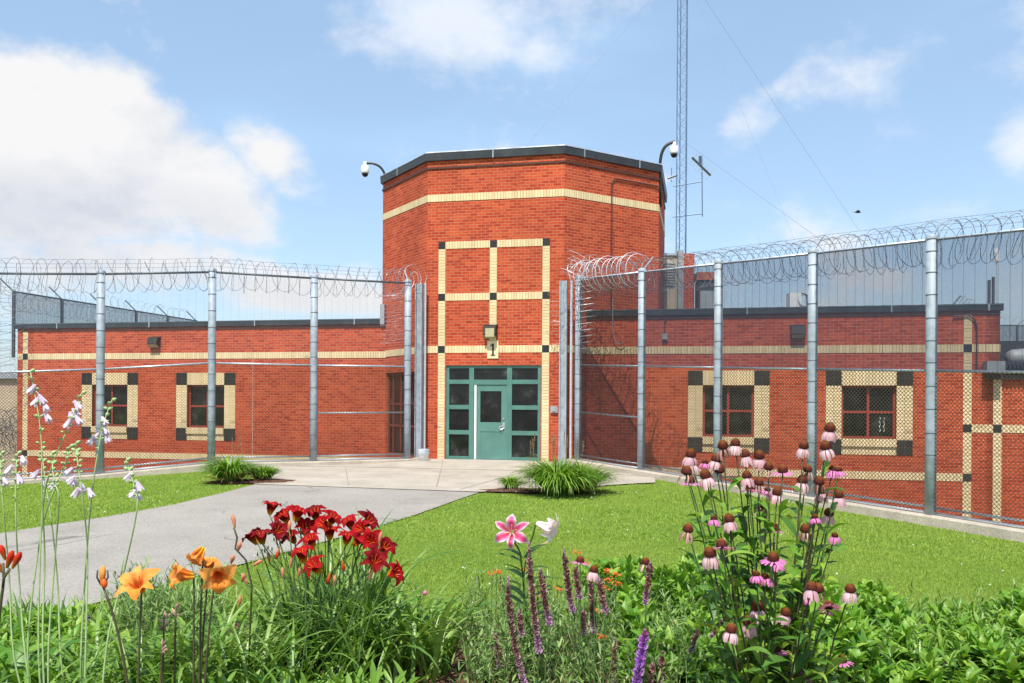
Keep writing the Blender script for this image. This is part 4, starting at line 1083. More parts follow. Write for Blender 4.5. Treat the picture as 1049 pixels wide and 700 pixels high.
def stem(parent, a, b, r, mat, bend=.15, name='stem', n=8):
    a, b = Vector(a), Vector(b); c = Vector((a.x+(b.x-a.x)*bend, a.y+(b.y-a.y)*bend, a.z+(b.z-a.z)*.65))
    m = MB(); P = bez(a, c, b, n)
    tube(m, P, [r*(1.15-.4*i/n) for i in range(n+1)], 5)
    return m.build(name, mat, parent, True), P
def ground_at(px, D):
    x = (px-524.5)/F*D; return Vector((x, D, gz(x, D)))
def toward(p, dx=0, dz=0):   # unit vector from a point roughly to the path side the flower faces
    return (Vector((0+dx, -1, .35+dz))).normalized()

# --- ornamental grass clumps at the apron
def fountain(px, py, D, h, rad, n, label, cat='ornamental grass', sprigs=0):
    b = at(px, py, D); b.z = gz(b.x, b.y)+.03
    o = thing('ornamental_grass', b, label, cat, 'grass clumps in mulch near the entrance')
    m = MB()
    lop = R.uniform(0, 6)
    for k in range(n):
        az = R.uniform(0, 2*math.pi); q = R.random()**.6*(1+.22*math.sin(az+lop)+.12*math.sin(3*az)); rr = rad*.32*q
        L = h*R.uniform(.8, 1.22); lean = .05+.5*q+R.uniform(-.1, .1)
        strap(m, b+Vector((math.cos(az)*rr, math.sin(az)*rr, 0)), az+R.uniform(-.5, .5), L, R.uniform(.020, .036), lean, R.uniform(1.6, 3.1), n=8)
    m.build('foliage', 'fountain_blade', o, True)
    m = MB()
    for k in range(n//7):
        az = R.uniform(0, 2*math.pi); strap(m, b+Vector((math.cos(az)*rad*.3, math.sin(az)*rad*.3, 0)), az, h*R.uniform(.6, 1.1), .015, R.uniform(.7, 1.2), R.uniform(.8, 1.6), n=5)
    m.build('dry_blades', 'dry_leaf', o, True)
    if sprigs:
        m = MB()
        for k in range(sprigs):
            x = b+Vector((R.uniform(-.5, .45)*rad*1.6, R.uniform(.1, .5), 0)); t = x+Vector((R.uniform(-.1, .1), 0, h*R.uniform(1.05, 1.4)))
            tube(m, [x, t], .004, 4)
            for j in range(12):
                q = t-Vector((0, 0, j*.018)); v = Vector((R.uniform(-1, 1), R.uniform(-1, 1), R.uniform(0, 1)))*.03; tube(m, [q, q+v], .005, 3)
        m.build('seed_heads', 'dry_leaf', o)
    return o
fountain(570, 507, 16.2, .84, .72, 760, 'large bright green grass clump in mulch in front of the right fence', sprigs=14)
fountain(596, 503, 16.7, .74, .6, 480, 'grass clump tucked at the right of the largest clump by the right fence')
fountain(523, 501, 17.0, .34, .30, 190, 'smallest pale grass tuft at the mulch edge in front of the door')
fountain(235, 493, 18.2, .70, .58, 560, 'rounded green grass clump beside the left fence and path', sprigs=3)
fountain(270, 494, 18.5, .42, .46, 300, 'low grass clump right of the rounded one at the path corner')

# --- lawn blades, as one object (nobody could count them)
def in_poly(x, y, P):
    c = np.zeros(len(x), bool); n = len(P)
    for i in range(n):
        x1, y1 = P[i]; x2, y2 = P[(i+1) % n]
        m_ = ((y1 > y) != (y2 > y)); xi = (x2-x1)*(y-y1)/((y2-y1) if y2 != y1 else 1e-9)+x1
        c ^= m_ & (x < xi)
    return c
pathP = [(a[0]*.985+b[0]*.015, a[1]*.985+b[1]*.015) for a, b in zip(UP, LO)]+[(b[0]*.985+a[0]*.015, b[1]*.985+a[1]*.015) for a, b in zip(UP, LO)][::-1]
apronP = [(-6.2, 23.3), (-5.6, 20.5), (-5.25, 17.7), (-.62, 16.4), (1.0, 17.05), (3.2, 19.35), (3.5, 20.9), (2.3, 25)]
def blades(name, n, yr, hgt, wid, dens_pow, mat, seed):
    r_ = np.random.RandomState(seed)
    y = yr[0]+(yr[1]-yr[0])*r_.rand(n)**dens_pow
    x = (r_.rand(n)*2-1)*(0.62*y+.4)
    fy = np.array([fence_y(v) for v in x])
    dl = np.where(x < -2.88, .29, .46)
    keep = (y < fy-dl) & ~in_poly(x, y, pathP) & ~in_poly(x, y, apronP)
    keep &= ~(((x-.62)/1.3)**2+((y-16.75)/.6)**2 < 1) & ~(((x+5.45)/1.1)**2+((y-18.45)/.7)**2 < 1)
    be = np.array([bed_edge(v) for v in x]); keep &= ~((y < be+.05) & (x > -4.2) & (x < 5.4))
    x = x[keep]; y = y[keep]; n = len(x)
    z = np.array([lawn_z(a, b) for a, b in zip(x, y)])
    pat = .75+.5*(np.sin(x*1.7+np.sin(y*1.3)*2)*.5+.5)*(.5+.5*np.sin(y*2.3+x*.7))
    h = hgt*(.5+r_.rand(n))*pat; w = wid*(.7+.6*r_.rand(n)); az = r_.rand(n)*6.283; ln = h*(.2+.9*r_.rand(n)); la = r_.rand(n)*6.283
    dx = np.cos(az)*w/2; dy = np.sin(az)*w/2
    V = np.empty((n, 5, 3))
    V[:, 0] = np.stack([x-dx, y-dy, z-.005], 1); V[:, 1] = np.stack([x+dx, y+dy, z-.005], 1)
    mx = x+np.cos(la)*ln*.35; my = y+np.sin(la)*ln*.35; mz = z+h*.6
    V[:, 2] = np.stack([mx+dx*.8, my+dy*.8, mz], 1); V[:, 3] = np.stack([mx-dx*.8, my-dy*.8, mz], 1)
    V[:, 4] = np.stack([x+np.cos(la)*ln, y+np.sin(la)*ln, z+h], 1)
    V = V.reshape(-1, 3); b = np.arange(n)*5
    me = bpy.data.meshes.new(name); me.vertices.add(len(V)); me.vertices.foreach_set('co', V.astype(np.float32).ravel())
    q = np.stack([b, b+1, b+2, b+3, b+3, b+2, b+4], 1).ravel()
    me.loops.add(len(q)); me.loops.foreach_set('vertex_index', q.astype(np.int32))
    st = np.stack([np.arange(n)*7, np.arange(n)*7+4], 1).ravel()
    me.polygons.add(2*n); me.polygons.foreach_set('loop_start', st.astype(np.int32)); me.update(calc_edges=True)
    me.uv_layers.new(name='UVMap'); me.materials.append(MATS[mat])
    o = bpy.data.objects.new(name, me); C.objects.link(o); return tag(o, kind='stuff')
blades('grass', 200000, (4.3, 11.5), .024, .0065, .9, 'grass_blade', 3)
blades('grass', 160000, (11, 22.5), .028, .012, 1.0, 'grass_blade', 4)
m = MB()
for k in range(230):
    y = R.uniform(6.5, 19); x = R.uniform(-.6, .62)*y
    if y > fence_y(x)-.5 or (k % 3 and abs(math.sin(x*1.1)+math.cos(y*.9)) > 1.1): continue
    a = np.array([x]); c_ = np.array([y])
    if in_poly(a, c_, pathP)[0] or in_poly(a, c_, apronP)[0] or (y < 6.8 and x > -4.2): continue
    r = R.uniform(.006, .011); c = Vector((x, y, lawn_z(x, y)+.045+R.uniform(0, .02)))
    revolve(m, c, [(0, -r), (r, -.3*r), (r*.8, .6*r), (0, r)], 5)
o = m.build('clover_blooms', 'clover_white'); tag(o, 'tiny white clover blooms scattered through the lawn', 'clover', kind='stuff')

# --- hosta with lavender flower stalks (left)
cr1 = lambda x, y: (x/2.123, 370+y/2.123)
hosta = thing('hosta', ground_at(88, 3.15), 'hosta at far left with tall pale stalks of drooping lavender bells', 'plant')
stalks = [([(93, 620), (97, 430), (92, 300), (88, 150), (66, 22)], 3.05, [(70, 60, -1), (78, 88, -1), (90, 82, 1), (103, 122, 1), (99, 100, 1)]),
          ([(84, 640), (92, 330), (115, 225), (150, 140), (177, 70)], 3.15, [(148, 135, -1), (164, 112, 1), (154, 120, 1), (168, 95, 1), (170, 128, 1)]),
          ([(60, 640), (85, 400), (110, 300), (137, 235), (152, 185)], 3.25, [(160, 262, 1), (118, 268, -1)]),
          ([(186, 640), (190, 420), (180, 300), (170, 230), (165, 178)], 3.1, [(178, 275, 1), (196, 286, 1), (155, 258, -1), (166, 285, -1), (150, 240, -1)]),
          ([(176, 640), (190, 400), (203, 265), (222, 150), (243, 85)], 3.2, [(200, 172, -1), (228, 150, 1), (232, 166, 1), (208, 165, -1), (226, 130, 1)]),
          ([(232, 620), (262, 490), (297, 330), (292, 275), (274, 215)], 3.0, [(290, 286, -1), (302, 272, 1), (282, 250, -1), (299, 292, 1)]),
          ([(55, 640), (42, 480), (35, 360), (34, 260), (38, 200)], 3.2, [(20, 235, -1), (42, 256, 1), (50, 215, 1)]),
          ([(30, 640), (20, 470), (8, 330), (2, 260), (2, 200)], 3.3, [(10, 262, 1)]),
          ([(132, 640), (125, 480), (112, 350), (100, 270), (90, 190)], 3.3, [(96, 262, 1), (78, 245, -1)]),
          ([(105, 640), (120, 420), (128, 300), (118, 262), (112, 200)], 3.0, [])]
for P, D, fl in stalks:
    pts = [at(*cr1(*p), D+.04*math.sin(i*2)) for i, p in enumerate(P)]
    g0 = Vector((pts[0].x*.8+at(86, 640, 3.15).x*.2, D, gz(pts[0].x, D)-.0))
    pts = [g0]+pts
    # smooth the stalk
    sm = []
    for i in range(len(pts)-1):
        p0, p1, p2, p3 = pts[max(0, i-1)], pts[i], pts[i+1], pts[min(len(pts)-1, i+2)]
        for k in range(5):
            t = k/5; sm.append(.5*((2*p1)+(p2-p0)*t+(2*p0-5*p1+4*p2-p3)*t*t+(3*p1-p0-3*p2+p3)*t**3))
    sm.append(pts[-1]); n = len(sm)
    m = MB(); tube(m, sm, [.0038-.0022*i/(n-1) for i in range(n)], 6)
    s = m.build('flower_stalk', 'pale_stem', hosta, True)
    bm_ = MB()
    for k in range(16):
        t = k/16; i = int((n-1)*(1-.28*t)); a = k*2.4; r = .004+.0035*(1-t)
        c = sm[i]+Vector((math.cos(a), math.sin(a), .2))*.008*(1+t*.4)
        revolve(bm_, c, [(0, -r*1.6), (r, -r*.3), (r*.9, r*.6), (0, r*1.7)], 6, M=basis(Vector((math.cos(a), math.sin(a), .6))))
    bm_.build('buds', 'pale_stem', s, True)
    for (fx, fy, sg) in fl:
        c = at(*cr1(fx, fy), D+R.uniform(-.03, .03)); tip = Vector((sg*.55+R.uniform(-.2, .2), R.uniform(-.5, .2), -.9)).normalized(); M = basis(tip)
        near = min(sm, key=lambda q: (q-c).length+max(0, c.z-q.z)*3)
        f_ = MB()
        tube(f_, [near, (near+c)/2+Vector((0, 0, .006)), c-tip*.018], .0014, 4)
        rot = R.uniform(0, 1)
        prof = lambda t: .003+.009*min(1, t*1.5)+.007*max(0, t-.7)
        for k in range(6):
            petal(f_, c-tip*.018, M, k*math.pi/3+rot, lambda t: .0025+.0065*min(1, t*1.6)+.014*max(0, t-.65), lambda t: .038*t, .012, n=6, cup=-.1, wf=lambda t: (.55+.45*min(1, t*2))*(1-max(0, t-.72)**1.2*3))
        f_.build('bell_flower', 'lavender_petal', hosta, True)
m = MB()
for k in range(60):
    az = R.uniform(0, 6.28); b = ground_at(R.uniform(-20, 190), R.uniform(2.95, 3.9))
    strap(m, b, az, R.uniform(.24, .36), R.uniform(.09, .13), R.uniform(.3, .8), R.uniform(.9, 1.7), n=8, prof='ovate', fold=.3)
m.build('foliage', 'broad_leaf', hosta, True)

# --- daylily clump foliage
def clump(o, px, D, rad, n, L, mat='strap_leaf', W=.02, name='foliage', up=0.0):
    b = ground_at(px, D); m = MB()
    for k in range(n):
        az = R.uniform(0, 6.283); q = R.random()
        s = Vector((b.x+R.uniform(-1, 1)*rad, b.y+R.uniform(-1, 1)*rad*.6, b.z-.02))
        strap(m, s, az, L*R.uniform(.75, 1.25), W*R.uniform(.7, 1.25), (.1+.45*q)*(1-up), R.uniform(.9, 2.6)*(1-up*.5), n=9, fold=.35, twist=R.uniform(-.5, .5))
    m.build(name, mat, o, True)
thing_l = thing('daylily_clump', ground_at(60, 3.3), 'low flowerless strap leaves around the foot of the hosta stalks', 'daylilies')
red = thing('daylily_clump', ground_at(340, 4.0), 'large clump of dark red daylilies with yellow throats above arching leaves', 'daylilies')
clump(red, 335, 4.05, .26, 230, .52)
clump(red, 355, 4.25, .2, 60, .66, up=.5)
clump(red, 385, 3.9, .2, 70, .58)
clump(red, 405, 3.75, .22, 60, .54)
clump(red, 300, 3.65, .4, 90, .50, W=.017)
clump(thing_l, 60, 3.3, .55, 170, .44, W=.018)
cr2 = lambda x, y: (220+x/3.335, 490+y/3.335)
opens = [(548, 285, .5, .2), (300, 262, -.3, .3), (192, 100, .05, .5), (160, 200, -.3, .2), (240, 132, -.5, .3), (285, 122, .2, .7), (345, 122, .1, .6), (400, 140, .3, .4), (460, 155, -.1, .4), (522, 150, .6, .3), (310, 172, .1, .3), (328, 215, -.3, .1), (215, 182, .4, .2), (452, 205, -.2, .2), (490, 215, .2, .1), (580, 238, .5, .1), (343, 303, -.2, .2), (612, 325, .7, .0), (130, 203, -.6, .2), (395, 185, .3, .0), (535, 215, .2, -.2), (262, 205, .1, .0), (372, 160, -.3, .4), (500, 175, -.5, .0)]
for i, (x, y, dx, dz) in enumerate(opens):
    D = R.uniform(3.9, 4.2)-.55*ss(120, 320, y); c = at(*cr2(x, y), D)
    ax = Vector((dx*1.6+R.uniform(-.5, .5), -.35+R.uniform(-.5, .45), .55+dz*1.2)).normalized()
    s = R.uniform(.052, .066)
    base = c-ax*s*.6
    daylily_flower(base, ax, s, 'red_petal' if i % 3 else 'dark_red_petal', red)
    g0 = ground_at(340+R.uniform(-45, 40), D); g0.x += (c.x-g0.x)*.3
    st, P = stem(red, g0, base-Vector((0, 0, .0)), .0038, 'green_stem', .3)
    m = MB()
    for k in range(3):
        a = R.uniform(0, 6.28); q = P[-2]+Vector((0, 0, R.uniform(-.02, .02)))
        t = q+Vector((math.cos(a), math.sin(a), .9))*R.uniform(.02, .035); tube(m, [q, t], .0016, 4)
        revolve(m, t, [(0, -.006), (.0035, 0), (.003, .008), (0, .014)], 6)
    m.build('side_buds', 'green_stem', st, True)
for x, y, dx, dz, mt in [(390, 340, -.2, -1, 'red_bud'), (410, 352, 0, 1, 'coral_bud'), (438, 298, .2, -1.2, 'red_bud'), (568, 300, 0, 1, 'coral_bud'), (215, 258, -.3, -1, 'red_bud'), (145, 290, .5, .3, 'coral_bud'), (262, 287, .2, .9, 'coral_bud'), (102, 345, -.4, .8, 'coral_bud'), (530, 330, .1, 1, 'coral_bud'), (232, 325, 0, 1, 'coral_bud'), (85, 420, .1, 1, 'coral_bud'), (185, 272, -.1, 1, 'coral_bud'), (565, 205, .2, 1, 'coral_bud'), (545, 262, .2, 1, 'coral_bud'), (290, 320, .2, 1, 'coral_bud'), (255, 165, .1, .9, 'coral_bud')]:
    D = R.uniform(3.5, 3.8); c = at(*cr2(x, y), D); bud(c, (dx, -.1, dz), .052, .008, mt, red)
    stem(red, ground_at(340+R.uniform(-50, 50), D), c-Vector((0, 0, .02)), .003, 'green_stem', .4)
for k in range(26):
    px = R.uniform(262, 392); D = R.uniform(3.8, 4.2); c = at(px, R.uniform(545, 585), D)
    stem(red, ground_at(px*.6+136, D), c, .003, 'green_stem', .5)

ora = thing('daylily_clump', ground_at(190, 3.3), 'clump of orange daylilies with darker throats beside the hosta stalks', 'daylilies')
clump(ora, 205, 3.5, .25, 130, .48)
clump(ora, 230, 3.35, .35, 120, .50, W=.017)
def oflower(px, py, D, ax, s, op, mat='orange_petal', g=None):
    c = at(px, py, D); ax = Vector(ax).normalized(); base = c-ax*s*.5
    daylily_flower(base, ax, s, mat, ora, openness=op)
    stem(ora, ground_at(g if g else px, D), base, .0042, 'dark_stem', .2)
oflower(142, 601, 2.75, (.0, -.75, .75), .064, 1.1)
oflower(188, 590, 2.9, (-.6, -.45, .1), .068, .8, g=200)
oflower(203, 568, 2.95, (-.3, -.4, -.55), .058, .6, g=205)
oflower(223, 588, 2.85, (.35, -.75, -.2), .072, .85, g=208)
oflower(214, 580, 3.0, (.1, -.2, .9), .05, .6, g=205)
c = at(105, 590, 2.8); bud(c, (.05, 0, 1), .066, .0105, 'orange_petal', ora, 'wilted_flower'); bud(c-Vector((-.004, .0, .018)), (.3, -.2, -1), .045, .011, 'flame_petal', ora, 'wilted_flower')
stem(ora, ground_at(140, 2.8), c-Vector((0, 0, .03)), .0048, 'dark_stem', .1)
for s_ in (-1, 1):
    m = MB(); tube(m, [c+Vector((s_*.004, 0, -.03)), c+Vector((s_*.018, 0, -.005)), c+Vector((s_*.016, 0, .018))], .003, 5); m.build('bud_stalk', 'dark_stem', ora, True)
c = at(239.5, 534, 3.4); bud(c, (-.2, 0, 1), .055, .0085, 'coral_bud', ora)
P = [c-Vector((0, 0, .025)), at(243, 551, 3.4), at(241, 562, 3.4), at(252, 574, 3.4), at(258, 600, 3.4), ground_at(255, 3.4)]
one('stem', lambda m: tube(m, P, .0038, 6), 'dark_stem', ora, True)
for px, py in ((238, 573), (249, 592), (245, 560)):
    bud(at(px, py, 3.35), (.3, -.3, .8), .04, .009, 'coral_bud', ora)
for px, py, D in ((180, 622, 2.9), (168, 632, 2.85), (166, 660, 2.8)):
    stem(ora, ground_at(px, D), at(px, py, D), .004, 'dark_stem', .2)
    m = MB()
    for k in range(5): tube(m, [at(px, py+3*k, D), at(px, py+3*k, D)+Vector((R.uniform(-.02, .02), R.uniform(-.02, .02), .015))], .003, 4)
    m.build('spent_buds', 'brown_petal', ora)
rb = thing('daylily_stalk', ground_at(5, 2.7), 'dark stalk with red daylily buds at the left edge', 'daylily')
for (px, py, ax, L, r, mt) in ((10, 573, (.45, -.2, 1), .062, .0105, 'red_bud'), (17, 574, (.55, -.1, 1), .060, .0105, 'red_bud'), (3, 566, (-.2, -.2, 1), .05, .009, 'red_bud'), (-3, 579, (-.5, -.2, .8), .06, .011, 'red_bud')):
    bud(at(px, py, 2.7), ax, L, r, mt, rb)
for P in ([(10, 583), (4, 592), (3, 602), (0, 625), (-3, 660)], [(3, 577), (4, 592), (3, 602)], [(-8, 590), (-4, 604), (0, 625)]):
    one('stem', lambda m: tube(m, [at(a, b, 2.7) for a, b in P], .0042, 6), 'dark_stem', rb, True)
clump(rb, 20, 2.9, .15, 34, .42)

# second small clump right of the red lilies
dc = thing('daylily_clump', ground_at(460, 3.9), 'young flowerless daylily tuft in bare mulch right of the red clump', 'daylilies')
clump(dc, 452, 3.95, .05, 34, .46, up=.15); clump(dc, 430, 4.2, .1, 30, .45)
pb = thing('pink_bud', ground_at(435, 4.1), 'single small pink bud on a thin stem between daylily leaves', 'flower')
bud(at(435, 608, 4.1), (.5, -.5, .6), .03, .011, 'vivid_pink_petal', pb); stem(pb, ground_at(432, 4.1), at(434, 611, 4.1), .002, 'green_stem')

# --- oriental lily
cr3 = lambda x, y: (440+x/3.335, 490+y/3.335)
li = thing('lily', ground_at(540, 3.75), 'stargazer type lily with one open pink bloom and one white one', 'lily')
c = at(524, 545, 3.7); ax = Vector((-.12, -.9, .18)).normalized(); M = basis(ax)
m = MB()
for k in range(6):
    a = math.radians(90)+k*math.pi/3
    inner = k % 2
    S = .090*(1.0 if k in (2, 4, 5, 1) else .9)
    petal(m, c+ax*-.03, M, a, lambda t: .006+S*(t**1.15-.12*max(0, t-.7)*3), lambda t: .055*math.sin(min(1, t*1.5)*math.pi/2)-.055*max(0, t-.55)**1.2*2, .044 if inner else .032, n=10, ruff=.05, cup=.2, wf=lambda t: (.4+.6*math.sin(min(1, t*2)*1.57))*(1-max(0, t-.5)**1.5*2.8))
f_ = m.build('pink_flower', 'lily_petal', li, True); f_['label'] = 'open bloom with crimson bands on pink white-edged petals'
st = MB(); stamens(st, c-ax*.02, M, .07, 6, .0016, .4); st.build('stamens', 'cream_tile', f_)
c2 = at(560, 541, 3.7); ax2 = Vector((.62, -.30, -.25)).normalized(); M = basis(ax2)
m = MB()
for k in range(6):
    inner = k % 2
    petal(m, c2-ax2*.050, M, k*math.pi/3+.2, lambda t: .007+.024*t+.050*max(0, t-.4)**1.2*1.6, lambda t: .085*math.sin(min(1, t*1.2)*math.pi/2)-.05*max(0, t-.7)*2, .050 if inner else .038, n=14, ruff=.02, cup=.25, wf=lambda t: (.35+.65*math.sin(min(1, t*1.7)*1.57))*(1-max(0, t-.6)**1.6*3.8))
f_ = m.build('white_flower', 'white_petal', li, True); f_['label'] = 'paler bloom seen from the side, recurved white petals'
j = at(540, 575, 3.75)
one('stem', lambda m: tube(m, [ground_at(545, 3.78), at(538, 620, 3.77), at(535.5, 590, 3.76), at(533, 567, 3.75), at(530.5, 561, 3.74), at(527, 556, 3.74), c+Vector((.0, .03, -.01))], .0042, 6), 'green_stem', li, True)
one('stem', lambda m: tube(m, bez(at(543, 556, 3.75), at(547, 548, 3.74), c2-ax2*.055), .0035, 6), 'green_stem', li, True)
one('stem', lambda m: tube(m, bez(at(536, 600, 3.76), at(537, 575, 3.75), at(543, 556, 3.75)), .0035, 6), 'green_stem', li, True)
m = MB()
for k in range(30):
    py = 562+k*4.0+R.uniform(-2, 2); sd = 1 if k % 2 else -1
    az = math.pi/2*(1-sd)+R.uniform(-.7, .5)*1.0
    strap(m, at(535+(py-560)*.08, py, 3.76), az, R.uniform(.10, .15), R.uniform(.032, .045), R.uniform(.8, 1.3), R.uniform(.5, 1.2), n=6, prof='lance', fold=.3)
m.build('foliage', 'dark_leaf', li, True)

# --- blazing star (liatris) spikes
def spike(o, pts, w, mat, dens=420, name='flower_spike', label=None):
    P = [Vector(p) for p in pts]
    P = bez(P[0], P[1], P[2], 16) if len(P) == 3 else [P[0].lerp(P[-1], k/16) for k in range(17)]
    L = sum((a-b).length for a, b in zip(P[:-1], P[1:])); n = int(dens*L/.4)
    m = MB(); tube(m, P, .003, 5)
    for i in range(n):
        t = (i+R.random())/n; q = t*16; k = min(15, int(q)); c = P[k].lerp(P[k+1], q-k)
        if R.random() < .04+.12*(math.sin(i*.7) > .8): continue
        a = i*2.399; ww = w*(.75+.5*R.random())*(1-.35*(1-t if t < .15 else 0)*1)
        if t < .06: ww *= .6
        d = Vector((math.cos(a), math.sin(a), R.uniform(-.1, .6))).normalized()
        tip = c+d*ww; s = d.orthogonal().normalized(); s.rotate(Matrix.Rotation(R.uniform(0, 6), 3, d)); u = d.cross(s); e = ww*.45
        v = 1-t
        mid = c+d*ww*.7
        m.add([c, mid+s*e, tip, mid-s*e, mid+u*e, mid-u*e], [(0, 1, 2, 3), (0, 4, 2, 5)], [(.5, v)]*6)
    f_ = m.build(name, mat, o)
    if label: f_['label'] = label
    return f_
SPK = [((340, 218), (345, 410), (376, 600)), ((460, 240), (466, 350), (490, 462)), ((268, 335), (270, 520), (325, 705)), ((380, 308), (388, 400), (410, 502)), ((500, 300), (502, 350), (514, 412)), ((547, 332), (556, 430), (562, 532)), ((580, 340), (583, 400), (606, 466)), ((525, 450), (526, 490), (529, 536)), ((755, 285), (748, 350), (737, 432)), ((225, 530), (230, 590), (242, 645)), ((305, 450), (310, 500), (316, 540)), ((362, 610), (368, 660), (378, 730)), ((795, 590), (792, 640), (788, 700)), ((762, 630), (757, 680), (752, 730)), ((632, 545), (632, 620), (632, 720))]
groups = [('blazing_star', 'blazing star at centre, tall brown spikes over the lily stem', lambda x: x < 440), ('blazing_star', 'blazing star with several brown spikes tipped lilac, right of the lily', lambda x: 440 <= x < 700), ('blazing_star', 'blazing star right of centre with one tall brown spike and low seed spikes', lambda x: x >= 700)]
for nm, lb_, test in groups:
    L_ = [s for s in SPK if test(s[0][0])]
    mx = sum(s[0][0] for s in L_)/len(L_); o = thing(nm, ground_at(cr3(mx, 0)[0], 3.5), lb_, 'blazing star', 'blazing star plants in the bed')
    for s in L_:
        D = R.uniform(3.3, 3.65); P = [at(*cr3(*q), D) for q in s]
        spike(o, P, .014, 'spike_tuft', 300)
        stem(o, ground_at(cr3(s[2][0], 0)[0]*.85+cr3(mx, 0)[0]*.15, D), P[2], .0028, 'green_stem', .2)
pu = thing('blazing_star', ground_at(655, 3.2), 'vivid purple blazing star spike at the bottom centre right', 'blazing star', 'blazing star plants in the bed')
spike(pu, [at(661, 645, 3.2), at(657, 675, 3.2), at(649, 715, 3.2)], .019, 'purple_tuft', 520); stem(pu, ground_at(648, 3.2), at(649, 715, 3.2), .003, 'green_stem')
for px, py, D, ang, L, lb_ in ((742, 634, 3.4, -.6, .09, 'slanting faded blazing star spike low in front of the coneflowers'), (716, 644, 3.4, -.35, .10, 'short faded blazing star spike left of the slanting one')):
    o = thing('blazing_star', ground_at(px-20, D), lb_, 'blazing star', 'blazing star plants in the bed'); a = at(px, py, D); b = a+Vector((math.sin(ang)*L, 0, -math.cos(ang)*L))
    spike(o, [a, b], .011, 'spike_tuft'); stem(o, ground_at(px-30, D), b, .0025, 'green_stem')
# violet sage far left
vs_ = thing('violet_sage', ground_at(60, 5.6), 'short deep violet flower spikes behind the hosta stalks', 'sage')
for px, py in ((42, 652), (50, 655), (54, 649), (66, 650), (79, 657), (84, 652), (91, 648), (9, 652), (95, 655)):
    a = at(px, py-9, 4.9); spike(vs_, [a+Vector((0, 0, .05)), a-Vector((0, 0, .07))], .012, 'violet_tuft', 300); stem(vs_, ground_at(px, 4.9), a-Vector((0, 0, .05)), .002, 'green_stem')
m = MB()
for k in range(160):
    b = ground_at(R.uniform(-20, 110), R.uniform(4.8, 5.4)); strap(m, b, R.uniform(0, 6.28), R.uniform(.1, .2), .016, R.uniform(.1, .8), .6, n=4, prof='lance')
m.build('foliage', 'fine_leaf', vs_, True)
# butterfly weed: small orange-red clusters
bw = thing('butterfly_weed', ground_at(600, 4.1), 'low plant with small orange red flower clusters behind the brown spikes', 'butterfly weed')
for x, y, n in ((230, 322, 9), (215, 328, 4), (325, 315, 5), (380, 400, 6), (370, 350, 3), (440, 380, 6), (505, 255, 7), (535, 290, 5), (610, 318, 9), (635, 330, 8), (612, 352, 6), (640, 362, 6), (600, 378, 4), (590, 545, 8), (605, 548, 4), (835, 497, 6), (570, 455, 4)):
    D = R.uniform(3.8, 4.2); c = at(*cr3(x, y), D); m = MB()
    for k in range(n*2):
        q = c+Vector((R.uniform(-.02, .02), R.uniform(-.02, .02), R.uniform(-.008, .01)))
        for j in range(4):
            a = j*1.57+R.random(); v = Vector((math.cos(a), math.sin(a), .5))*.008; s = Vector((-math.sin(a), math.cos(a), 0))*.003; m.add([q, q+v*.6+s, q+v, q+v*.6-s], [(0, 1, 2, 3)])
    m.build('flower_cluster', 'orange_tuft', bw); stem(bw, ground_at(cr3(x, 0)[0]+R.uniform(-4, 4), D), c, .0018, 'green_stem')

# --- coneflowers
def head_meshes(kind):
    """cone and petals, modelled at the origin looking up"""
    cone = MB(); rr, hh = .0165, .026
    if kind == 'young': rr, hh = .013, .017
    prof = [(rr*.7, -.003), (rr, .003), (rr*.98, hh*.35), (rr*.8, hh*.7), (rr*.45, hh*.93), (0, hh)]
    revolve(cone, (0, 0, 0), prof, 10)
    n = 150
    for i in range(n):
        t = (i+.5)/n; z = hh*(1-t)*.98+.001; a = i*2.399
        ph = math.acos(max(-1, min(1, 1-t))); r = rr*math.sin(min(math.pi/2, ph*1.05))
        c = Vector((r*math.cos(a), r*math.sin(a), z)); d = Vector((math.cos(a)*math.sin(ph)*.8, math.sin(a)*math.sin(ph)*.8, math.cos(ph)+.5)).normalized()
        s = d.orthogonal().normalized()*.0013; u = d.cross(s); tp = c+d*.0045
        cone.add([c+s, c-s*.5+u*.87, c-s*.5-u*.87, tp], [(0, 1, 3), (1, 2, 3), (2, 0, 3)], [(0, 1-t)]*4)
    pet = MB(); npet = {'full': 15, 'young': 13, 'ragged': 8, 'flat': 14, 'bare': 5}[kind]
    L = .033 if kind != 'young' else .026
    for k in range(npet):
        a = k*2*math.pi/npet+R.uniform(-.12, .12); dr = R.uniform(.75, 1.15)
        if kind == 'flat': rf = lambda t: .010+.031*t; af = lambda t: -.006*t*t*dr
        else: rf = lambda t: .011+.013*math.sin(min(1, t*1.3)*1.57)*(1.15 if kind == 'young' else 1)+.0*t; af = lambda t: -L*t**1.25*dr
        tw = R.uniform(-.3, .3)
        d = Vector((math.cos(a), math.sin(a), 0)); s = Vector((-math.sin(a), math.cos(a), 0)); W = R.uniform(.0075, .0105)*(0.6 if kind in ('bare',) else 1); nn = 6
        vs = []; uvs = []
        for i in range(nn+1):
            t = i/nn; w = W/2*(.45+.55*math.sin(min(1, t*1.6)*1.57))*(1 if t < .9 else .75)
            p = d*rf(t)+Vector((0, 0, af(t)))+s*tw*.012*t*t
            vs += [p-s*w-d*w*.35, p+d*.0005, p+s*w-d*w*.35]; uvs += [(0, t), (.5, t), (1, t)]
        pet.add(vs, [f for i in range(nn) for f in ((3*i, 3*i+1, 3*i+4, 3*i+3), (3*i+1, 3*i+2, 3*i+5, 3*i+4))], uvs)
    return cone, pet
cf = thing('coneflower', ground_at(785, 3.0), 'tall coneflower clump with many drooping pink heads and orange brown cones', 'coneflower')
protos = {}
